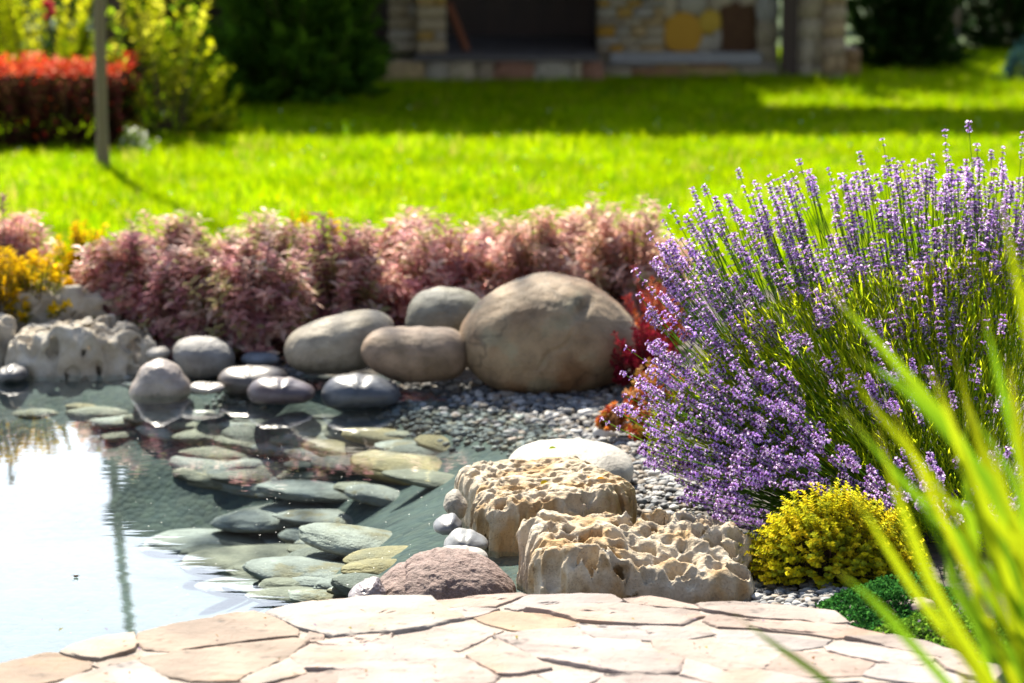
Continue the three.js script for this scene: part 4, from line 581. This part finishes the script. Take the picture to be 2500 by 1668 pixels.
// ------------------------------------------------------------------ lawn
{
  const R = rng(401), tuft = (n) => { const r = rng(410 + n), parts = []; for (let i = 0; i < 8; i++) { const a = r() * 6.28, g = leafGeo(r.range(0.035, 0.075), r.range(0.003, 0.0048), { seg: 2, bend: r.range(0.1, 0.5), fold: 0.3, wide: 0.3 }); g.applyMatrix4(placeM(V3(r.gauss() * 0.016, 0, r.gauss() * 0.016), facing(V3(r.gauss() * 0.4, 1, r.gauss() * 0.4), V3(cos(a), 0.2, sin(a)), r, 0.2), 1)); parts.push(bare(g)); } return mergeGeometries(parts); };
  const mats = [[], [], []], cols = [[], [], []], pal = [[0.37, 0.52, 0.001], [0.28, 0.46, 0.001], [0.44, 0.56, 0.002], [0.17, 0.34, 0.002]];
  for (let i = 0; i < 120000; i++) { const z = -Math.sqrt(lerp(10.0 * 10.0, 22 * 22, R())), x = R.range(-0.215, 0.215) * -z, k = floor(R() * 3), n = fbm(x * 1.6, 1, z * 1.6, 3), y = z > -10.6 ? LAWN - 0.05 * sstep(-10.5, -10, z) : LAWN; mats[k].push(placeM(V3(x, y - 0.004, z), tmpQ.setFromAxisAngle(V3(0, 1, 0), R() * 6.28), R.range(0.7, 1.25) * (R() < 0.01 ? 1.7 : 1) * (1 + 0.35 * n))); cols[k].push(shade(R() < 0.05 ? [0.5, 0.42, 0.08] : R() < 0.04 + 0.25 * max(0, n) ? [0.14, 0.28, 0.01] : R.pick(pal), 0.9 + 0.45 * n + R.range(-0.1, 0.1))); }
  for (let k = 0; k < 3; k++) tag(copies('grass', tuft(k), M.grass, mats[k], cols[k]), 'bright yellow-green mown lawn behind the hedge', null);
  const drop = new THREE.SphereGeometry(0.004, 8, 6), dm = []; M.dew = std({ color: rgb(0.9, 0.92, 0.9), roughness: 0.12, metalness: 0.9 });
  for (let i = 0; i < 240; i++) { const z = R.range(-16.5, -10.2), x = R.range(-0.2, 0.2) * -z; dm.push(placeM(V3(x, LAWN + R.range(0.04, 0.075), z), tmpQ.identity(), R.range(0.6, 1.3))); }
  tag(copies('dew', drop, M.dew, dm), 'drops of dew glinting on the lawn', null);
}
// ------------------------------------------------------------------ the garden behind the lawn
{
  const R = rng(501);
  const tree = thing('young_tree', 'young tree with a thin straight trunk on the lawn at the left', 'tree', V3(0, 0, 0)), z = -13.6, a = atZ(252, 420, z); a.y = LAWN - 0.02;
  const line = [a, V3(a.x + 0.0, 0.8, z), V3(a.x + 0.03, 1.6, z + 0.02), V3(a.x + 0.1, 2.4, z), V3(a.x + 0.14, 3.6, z - 0.02), V3(a.x + 0.15, 5.0, z), V3(a.x + 0.15, 6.3, z)];
  mesh('trunk', tube(new THREE.CatmullRomCurve3(line).getPoints(30), Array.from({ length: 31 }, (_, i) => lerp(0.031, 0.012, i / 30) * (1 + 0.06 * sin(i * 2.1)) + (i === 0 ? 0.006 : 0)), 12), M.bark, tree);
  const limbs = [], mats = [], cols = [], leaf = leafGeo(0.07, 0.045);
  for (let i = 0; i < 20; i++) { const y0 = R.range(4.3, 6.2), az = R() * 6.28, L = R.range(0.5, 1.05), s = V3(a.x + 0.13, y0, z), e = s.clone().add(V3(cos(az) * L, L * 0.75, sin(az) * L)); limbs.push(bare(tube([s, s.clone().lerp(e, 0.5).add(V3(0, -0.03, 0)), e], [0.011, 0.007, 0.003], 5))); for (let k = 0; k < 21; k++) { const p = s.clone().lerp(e, R.range(0.75, 1.05)).add(V3(R.gauss() * 0.11, R.gauss() * 0.11, R.gauss() * 0.11)); mats.push(placeM(p, facing(V3(R.gauss(), R.gauss() - 0.3, R.gauss()), V3(0, 1, 0), R, 0.5), R.range(0.7, 1.2))); cols.push(shade([0.08, 0.15, 0.02], R.range(0.7, 1.3))); } }
  mesh('limbs', mergeGeometries(limbs), M.bark, tree); copies('crown', leaf, M.leaf, mats, cols, tree);

  const red = leafGeo(0.034, 0.02);
  shrub({ name: 'red_hedge', label: 'clipped hedge with scarlet young leaves on top, left behind the lawn', category: 'hedge', base: onZ(60, -14.9, LAWN), radii: [0.56, 0.43, 0.5], box: true, shoots: 1100, leaves: 18, seed: 511, leaf: red, palette: [[0.1, 0.02, 0.02]], start: 0.1, stemEvery: 6, stem: 0.004, tint: (t, y, r) => (y > 0.9 && t > 0.6) || (t > 0.9 && r() < 0.15) ? r.pick([[0.55, 0.045, 0.015], [0.62, 0.1, 0.02], [0.42, 0.03, 0.025], [0.6, 0.2, 0.12]]) : r.pick([[0.08, 0.016, 0.018], [0.05, 0.025, 0.015], [0.05, 0.045, 0.012]]) });
  shrub({ name: 'shade_tree', label: 'leafy tree behind the house whose crown shades the right of the lawn', category: 'tree', base: V3(1.1, 3.5, -22.9), radii: [1.9, 2.75, 1.2], shoots: 330, leaves: 22, seed: 519, leaf: leafGeo(0.1, 0.07, { seg: 2 }), palette: [[0.06, 0.12, 0.015]], stemEvery: 4, stem: 0.012, low: -0.1 });
  mesh('trunk', tube([V3(1.1, 0.05, -22.9), V3(1.14, 1.4, -22.88), V3(1.1, 4.4, -22.9)], [0.13, 0.11, 0.06], 10), M.bark, scene.children.at(-1)).position.set(-1.1, -3.5, 22.9);
  shrub({ name: 'shade_tree', label: 'second leafy tree, behind the far right of the lawn', category: 'tree', base: V3(3.5, 1.6, -23.2), radii: [1.5, 3.2, 1.2], shoots: 420, leaves: 22, seed: 520, leaf: leafGeo(0.1, 0.07, { seg: 2 }), palette: [[0.05, 0.1, 0.012]], stemEvery: 4, stem: 0.012, low: -0.25 });
  mesh('trunk', tube([V3(0, -1.55, 0), V3(0.03, 0, 0.02), V3(0, 2.4, 0)], [0.13, 0.11, 0.06], 10), M.bark, scene.children.at(-1));
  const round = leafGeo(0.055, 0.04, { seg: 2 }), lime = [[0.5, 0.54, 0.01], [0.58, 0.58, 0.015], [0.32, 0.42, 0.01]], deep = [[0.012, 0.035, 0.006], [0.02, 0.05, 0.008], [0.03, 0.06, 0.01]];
  shrub({ name: 'lime_shrub', label: 'sunlit yellow-green shrub behind the red hedge, left of the young tree', base: onZ(110, -16.8, LAWN), radii: [0.6, 1.2, 0.5], shoots: 130, leaves: 15, seed: 521, leaf: round, palette: lime, stemEvery: 3, stem: 0.006 });
  shrub({ name: 'lime_shrub', label: 'loose yellow-green shrub with glinting leaves, right of the young tree', base: onZ(400, -15.2, LAWN), radii: [0.46, 1.2, 0.35], shoots: 130, leaves: 13, seed: 523, leaf: round, palette: [[0.4, 0.46, 0.01], [0.5, 0.52, 0.01], [0.1, 0.18, 0.01], [0.6, 0.58, 0.05], [0.2, 0.3, 0.01]], stemEvery: 3, stem: 0.006, low: -0.1 });
  shrub({ name: 'lime_shrub', label: 'low sparse yellow-green shrub at the left foot of the dark evergreen', base: onZ(520, -15.3, LAWN), radii: [0.2, 0.5, 0.2], shoots: 36, leaves: 11, seed: 524, leaf: round, palette: [[0.4, 0.46, 0.01], [0.5, 0.52, 0.01], [0.1, 0.18, 0.01]], stemEvery: 3, stem: 0.004, low: -0.1 });
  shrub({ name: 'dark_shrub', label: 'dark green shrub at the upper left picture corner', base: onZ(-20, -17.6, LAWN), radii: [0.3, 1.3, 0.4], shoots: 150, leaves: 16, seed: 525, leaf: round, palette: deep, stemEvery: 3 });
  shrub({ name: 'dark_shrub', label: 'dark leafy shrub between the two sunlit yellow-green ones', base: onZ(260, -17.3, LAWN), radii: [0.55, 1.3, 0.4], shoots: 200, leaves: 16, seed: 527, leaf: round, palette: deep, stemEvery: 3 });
  const needle = leafGeo(0.11, 0.035, { seg: 3, bend: 0.3, fold: 0.5 });
  shrub({ name: 'evergreen', label: 'broad dark evergreen shrub in the shade left of the stone house', base: onZ(725, -17.3, LAWN), radii: [0.62, 1.75, 0.55], shoots: 520, leaves: 22, seed: 531, leaf: needle, palette: [[0.08, 0.18, 0.012], [0.11, 0.22, 0.014], [0.05, 0.12, 0.012]], stemEvery: 4, stem: 0.006, along: 1.4, rise: 0.1, start: 0.35, low: -0.1 });
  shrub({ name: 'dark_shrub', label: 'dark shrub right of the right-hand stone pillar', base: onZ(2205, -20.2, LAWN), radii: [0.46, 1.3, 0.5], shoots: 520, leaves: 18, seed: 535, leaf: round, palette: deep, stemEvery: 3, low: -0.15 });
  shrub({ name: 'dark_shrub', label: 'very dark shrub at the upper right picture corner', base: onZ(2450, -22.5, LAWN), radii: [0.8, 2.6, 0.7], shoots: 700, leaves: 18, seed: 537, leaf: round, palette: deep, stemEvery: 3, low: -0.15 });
  shrub({ name: 'blue_spruce', label: 'small blue-green spruce at the right picture edge', category: 'conifer', base: onZ(2510, -19, LAWN), radii: [0.24, 0.34, 0.24], shoots: 120, leaves: 30, seed: 539, leaf: leafGeo(0.03, 0.008), palette: [[0.05, 0.14, 0.15], [0.08, 0.2, 0.2]], start: 0.3, along: 1 });
  shrub({ name: 'white_flowers', label: 'tuft of small white flowers right of the foot of the young tree', category: 'flowers', base: onZ(335, -14.4, LAWN), radii: [0.13, 0.17, 0.12], shoots: 60, leaves: 12, seed: 541, leaf: leafGeo(0.02, 0.016), palette: [[0.6, 0.62, 0.55], [0.2, 0.28, 0.05], [0.12, 0.2, 0.03]] });
  shrub({ name: 'red_roses', label: 'red blossoms above the sunlit shrub in the upper left corner', category: 'flowers', base: onZ(118, -16.2, 0.62), radii: [0.07, 0.24, 0.06], shoots: 10, leaves: 10, seed: 543, leaf: leafGeo(0.035, 0.03), palette: [[0.6, 0.02, 0.05], [0.65, 0.08, 0.12]], start: 0.8, low: 0.6 });
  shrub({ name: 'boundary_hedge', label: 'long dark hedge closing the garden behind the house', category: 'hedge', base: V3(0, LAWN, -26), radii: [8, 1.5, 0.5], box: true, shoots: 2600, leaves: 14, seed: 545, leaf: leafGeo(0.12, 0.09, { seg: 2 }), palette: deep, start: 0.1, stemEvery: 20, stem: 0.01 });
}
// ------------------------------------------------------------------ the stone house
{
  const R = rng(601), house = thing('stone_house', 'stone garden house with a dark opening, pillars and plinth, behind the lawn', 'house', V3(0, 0, 0));
  const blocks = [0, 1, 2, 3, 4, 5].map((n) => { const g = new THREE.BoxGeometry(1, 1, 1, 2, 2, 2); g.deleteAttribute('normal'); g.deleteAttribute('uv'); const m = mergeVertices(g), p = m.attributes.position, uv = []; for (let i = 0; i < p.count; i++) { const v = V3(p.getX(i), p.getY(i), p.getZ(i)), r = v.length(), k = lerp(1, 0.62 / max(0.5, r), 0.35); v.multiplyScalar(k); v.x *= 1.12; v.y *= 1.12; v.x += 0.05 * nz(v.x * 3 + n * 7, v.y * 3, v.z * 3); v.y += 0.06 * nz(v.x * 3, v.y * 3 + n * 5, v.z * 3); p.setXYZ(i, v.x, v.y, v.z); uv.push(v.x * 0.3, v.y * 0.3); } m.setAttribute('uv', new THREE.Float32BufferAttribute(uv, 2)); m.computeVertexNormals(); return m; });
  const tones = [[0.64, 0.53, 0.35], [0.56, 0.5, 0.38], [0.7, 0.43, 0.1], [0.68, 0.48, 0.22], [0.66, 0.35, 0.04], [0.58, 0.52, 0.42], [0.7, 0.58, 0.38], [0.46, 0.36, 0.24]], toned = new Map();
  const colored = (b, t) => { const k = b + '/' + t; if (!toned.has(k)) toned.set(k, paint(blocks[b].clone(), t)); return toned.get(k); };
  const stone = (cx, cy, cz, w, h, d, t, spin = 0) => { const o = mesh('stone', colored(floor(R() * 6), t), M.house, house); o.position.set(cx, cy, cz); o.scale.set(w, h, d); o.rotation.z = spin; return o; };
  const disc = sphere(8); { const p = disc.attributes.position; for (let i = 0; i < p.count; i++) { const x = p.getX(i), y = p.getY(i), r = 1 + 0.12 * nz(x * 1.3, y * 1.3, 4); p.setXYZ(i, x * r * 0.52, (y - 0.12 * x * x) * r * 0.52, Math.sign(p.getZ(i)) * 0.5 * Math.sqrt(abs(p.getZ(i)))); } disc.setAttribute('uv', new THREE.Float32BufferAttribute(new Float32Array(p.count * 2), 2)); disc.computeVertexNormals(); }
  const roundStone = (cx, cy, cz, w, h, d, t, spin = 0) => { const o = mesh('stone', paint(disc.clone(), t), M.house, house); o.position.set(cx, cy, cz); o.scale.set(w, h, d); o.rotation.z = spin; return o; };
  const core = (name, x0, x1, y0, y1, z0, z1, m) => { const g = new THREE.BoxGeometry(x1 - x0, y1 - y0, z1 - z0); g.translate((x0 + x1) / 2, (y0 + y1) / 2, (z0 + z1) / 2); return mesh(name, g, m, house); };
  const X = (px, z) => onZ(px, z, 0.5).x, Y = (py, z) => atZ(1250, py, z).y;
  // coursed stones: front (towards +z) of a block between two picture columns
  function coursed(px0, px1, z, y0, y1, hgt, len, palette = tones, deep = 0.14) {
    const x0 = X(px0, z), x1 = X(px1, z);
    for (let y = y0; y < y1 - 0.02;) { const h = min(y1 - y, hgt * R.range(0.75, 1.3)); for (let x = x0; x < x1 - 0.02;) { let w = len * R.range(0.6, 1.5); if (x1 - x - w < len * 0.4) w = x1 - x; stone(x + w / 2, y + h / 2, z - deep / 2 + R.range(-0.008, 0.012), w * 0.94, h * 0.9, deep, R.pick(palette)); x += w; } y += h; }
    core('wall', x0 + 0.015, x1 - 0.015, y0, y1, z - deep - 0.3, z - 0.035, M.houseMortar);
  }
  const zp = -18.85, zf = -19.35, top = 2.3, warm = [[0.74, 0.5, 0.19], [0.74, 0.46, 0.12], [0.66, 0.52, 0.31], [0.66, 0.54, 0.38]];
  const floorY = Y(138, zp);
  // plinth of big irregular stones, with a dark slab on it
  { const xs = [[910, 1033, 4], [1040, 1092, 1], [1096, 1158, 0], [1163, 1204, 7], [1208, 1302, 8], [1306, 1392, 1], [1396, 1420, 0], [1424, 1474, 8]], pt = [...tones, [0.42, 0.21, 0.13]];
    for (const [a, b, t] of xs) { const x0 = X(a, zp), x1 = X(b, zp), y1 = floorY - 0.03; stone((x0 + x1) / 2, (LAWN + y1) / 2 - 0.02, zp - 0.08, (x1 - x0) * 0.97, (y1 - LAWN) * 1.02, 0.16, t === 4 ? [0.6, 0.44, 0.22] : pt[t], R.range(-0.08, 0.08)); }
    core('plinth', X(915, zp), X(1470, zp), 0, floorY - 0.04, zp - 0.6, zp - 0.05, M.houseMortar);
    core('floor_slab', X(1010, zp), X(1462, zp), floorY - 0.03, floorY, zp - 2.2, zp + 0.015, std({ color: rgb(0.13, 0.115, 0.11), roughness: 0.7, map: T.lime })); }
  coursed(950, 1020, zf + 0.1, floorY, top, 0.065, 0.13, [[0.52, 0.45, 0.34], [0.54, 0.46, 0.32], [0.46, 0.36, 0.22]]);
  coursed(1021, 1087, zf + 0.2, floorY, top, 0.075, 0.14, warm);
  coursed(1460, 1622, zf, LAWN + 0.12, top, 0.06, 0.12);
  coursed(1470, 1905, zf + 0.12, LAWN - 0.02, Y(152, zf) , 0.1, 0.26, [[0.62, 0.52, 0.36], [0.62, 0.33, 0.13], [0.52, 0.29, 0.14], [0.62, 0.44, 0.18], [0.54, 0.48, 0.4]]);
  { const s = core('sill', X(1490, zf), X(1855, zf), Y(152, zf) + 0.003, Y(126, zf), zf - 0.25, zf + 0.15, std({ color: rgb(0.34, 0.34, 0.35), roughness: 0.85, map: T.lime })); }
  // niche with three large stones between grey mortar
  { const zn = zf - 0.02, yb = Y(124, zn); core('niche_wall', X(1612, zn), X(1858, zn), yb, 0.92, zn - 0.3, zn - 0.03, M.houseMortar);
    roundStone(X(1668, zn), Y(78, zn), zn - 0.02, 0.27, 0.29, 0.1, [0.55, 0.29, 0.025]); roundStone(X(1735, zn), Y(52, zn), zn - 0.02, 0.17, 0.17, 0.1, [0.55, 0.36, 0.04], 0.5); stone(X(1804, zn), Y(68, zn), zn - 0.02, 0.22, 0.29, 0.1, [0.12, 0.055, 0.02], 0.08);
    for (const [x, y, w, h] of [[1630, 20, 0.1, 0.12], [1690, 12, 0.16, 0.1], [1760, 8, 0.12, 0.08], [1722, 108, 0.1, 0.1], [1752, 92, 0.06, 0.14], [1830, 8, 0.12, 0.08]]) stone(X(x, zn), Y(y, zn), zn - 0.025, w, h, 0.08, R.pick([tones[0], tones[1], tones[5]]), R.range(-0.3, 0.3)); }
  coursed(1850, 1902, zf + 0.06, LAWN + 0.1, 1.0, 0.18, 0.15, [[0.44, 0.44, 0.36], [0.48, 0.4, 0.26], [0.5, 0.48, 0.42]]);
  core('post', X(1904, zf) , X(1942, zf), LAWN - 0.02, top, zf + 0.08, zf + 0.19, M.darkWood);
  coursed(1946, 2012, zf + 0.1, LAWN - 0.02, 1.05, 0.13, 0.12, [[0.64, 0.54, 0.38], [0.62, 0.53, 0.38], [0.58, 0.47, 0.3]]);
  coursed(2013, 2066, zf + 0.14, LAWN - 0.02, 1.05, 0.1, 0.1, [[0.66, 0.47, 0.25], [0.7, 0.5, 0.25], [0.62, 0.48, 0.32]]);
  coursed(2060, 2104, zf + 0.08, LAWN - 0.02, Y(118, zf), 0.12, 0.14, [[0.46, 0.28, 0.1], [0.42, 0.26, 0.12]]);
  coursed(2300, 2345, -21, LAWN, 0.9, 0.14, 0.16, [[0.3, 0.22, 0.14], [0.26, 0.22, 0.18]]);
  // room behind the opening, roof over it
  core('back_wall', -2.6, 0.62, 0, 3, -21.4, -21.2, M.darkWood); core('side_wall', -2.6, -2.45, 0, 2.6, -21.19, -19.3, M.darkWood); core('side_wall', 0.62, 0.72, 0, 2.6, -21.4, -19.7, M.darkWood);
  { const l = tube([V3(X(1096, -19.6), Y(10, -19.6), -19.6), V3(X(1140, -19.5), floorY, -19.45)], [0.025, 0.025], 8); mesh('leaning_pole', l, std({ color: rgb(0.22, 0.07, 0.025), roughness: 0.6 }), house); }
  const sheet = (name, a, b, c, d, t, m) => { const P = [a, b, c, d], n = V3(0, 0, 0).crossVectors(b.clone().sub(a), d.clone().sub(a)).normalize().multiplyScalar(-t), pos = []; for (const p of P) pos.push(...p.toArray()); for (const p of P) pos.push(...p.clone().add(n).toArray()); const g = geom(pos, [0, 1, 2, 0, 2, 3, 4, 6, 5, 4, 7, 6, 0, 4, 5, 0, 5, 1, 1, 5, 6, 1, 6, 2, 2, 6, 7, 2, 7, 3, 3, 7, 4, 3, 4, 0], [0, 0, 3, 0, 3, 2, 0, 2, 0, 0, 3, 0, 3, 2, 0, 2]); return mesh(name, g.toNonIndexed(), m, house).geometry.computeVertexNormals(); };
  sheet('porch_roof', V3(-2.45, 2.0, -16.6), V3(0.4, 2.0, -16.6), V3(0.4, 2.3, -18.85), V3(-2.45, 2.3, -18.85), 0.07, M.roof);
  sheet('porch_roof', V3(0.402, 2.0, -16.6), V3(5, 2.0, -16.6), V3(5, 2.24, -18.0), V3(0.402, 2.3, -18.85), 0.07, M.roof);
  sheet('main_roof', V3(-2.78, 2.78, -18.8), V3(0.4, 4.42, -18.8), V3(0.4, 4.42, -23.4), V3(-2.78, 2.78, -23.4), 0.12, M.roof);
  { const s = new THREE.Shape([[-2.3, 2.302], [0.3, 2.302], [0.3, 4.36], [-2.3, 3.02]].map(([x, y]) => new THREE.Vector2(x, y))), g = new THREE.ExtrudeGeometry(s, { depth: 0.15, bevelEnabled: false }); g.translate(0, 0, -19.1); mesh('upper_wall', g, M.darkWood, house); }
  for (const x of [-2.35, 4.1]) core('porch_post', x - 0.05, x + 0.05, LAWN - 0.02, 2.0, -16.95, -16.85, M.darkWood);
}
// ------------------------------------------------------------------ small things
{
  const R = rng(701), leafM = leafGeo(0.018, 0.011, { bend: 0.5 });
  for (const [x, y, c, label] of [[1320, 1182, [0.4, 0.3, 0.02], 'small yellow leaf lying in a pit on the flat-topped porous rock'], [1437, 1168, [0.55, 0.22, 0.02], 'orange leaf on the right part of the flat-topped porous rock'], [1458, 1170, [0.5, 0.26, 0.02], 'amber leaf beside the orange one on the flat-topped porous rock'], [1340, 1096, [0.3, 0.42, 0.02], 'tiny green leaf standing on the back edge of the flat-topped porous rock']]) {
    const g = leafM.clone(); paint(g, c); const o = mesh('fallen_leaf', g, M.leaf); const p = atY(x, y, 0.145); o.position.copy(p); o.quaternion.copy(facing(V3(R.gauss(), 0.5, R.gauss()), V3(0, 1, 0.3), R, 0.3)); tag(o, label, 'leaf');
  }
  { const lm = [], lc = []; for (let i = 0; i < 150; i++) { const on = i < 60, px = on ? R.range(100, 2300) : R.range(1250, 1950), py = on ? R.range(1490, 1660) : R.range(1000, 1300), p = on ? atY(px, py, PATH_TOP + 0.012) : onGround(px, py, 0.012); lm.push(placeM(p, facing(V3(R.gauss(), R.range(0, 0.25), R.gauss()), V3(0, 1, 0), R, 0.5), R.range(0.18, 0.6))); lc.push(R.pick([[0.3, 0.2, 0.08], [0.22, 0.12, 0.05], [0.35, 0.25, 0.4], [0.4, 0.35, 0.08]])); } tag(copies('leaf_litter', leafM, M.leaf, lm, lc), 'dry bits of leaf and fallen petals on the path and the gravel', null); }
  { const p = atY(185, 1407, 0.003), b = sphere(4); b.scale(0.006, 0.0025, 0.003); b.computeVertexNormals(); const parts = [bare(b)]; for (const s of [-1, 1]) parts.push(bare(tube([V3(0, 0.001, 0), V3(0.006 * s, 0.004, 0.003), V3(0.01 * s, 0.001, 0.005)], [0.0006, 0.0005, 0.0003], 4))); for (const q of parts) for (const k of Object.keys(q.attributes)) if (k === 'uv' || k === 'color') q.deleteAttribute(k); const o = mesh('floating_insect', mergeGeometries(parts), M.twig); o.position.copy(p); tag(o, 'tiny dark insect floating on the bright water at the left', 'insect'); }
  const spot = new THREE.CircleGeometry(0.0016, 6); spot.rotateX(-PI / 2); const mats = []; for (let i = 0; i < 170; i++) { const p = atY(R.range(150, 1080), R.range(1050, 1460), 0.0025); mats.push(placeM(p, tmpQ.setFromAxisAngle(V3(0, 1, 0), R() * 6), R.range(0.4, 1.3))); }
  tag(copies('pollen', spot, std({ color: rgb(0.8, 0.8, 0.74), roughness: 0.8 }), mats), 'pale specks of pollen floating on the pond', null);
}
renderer.render(scene, camera);
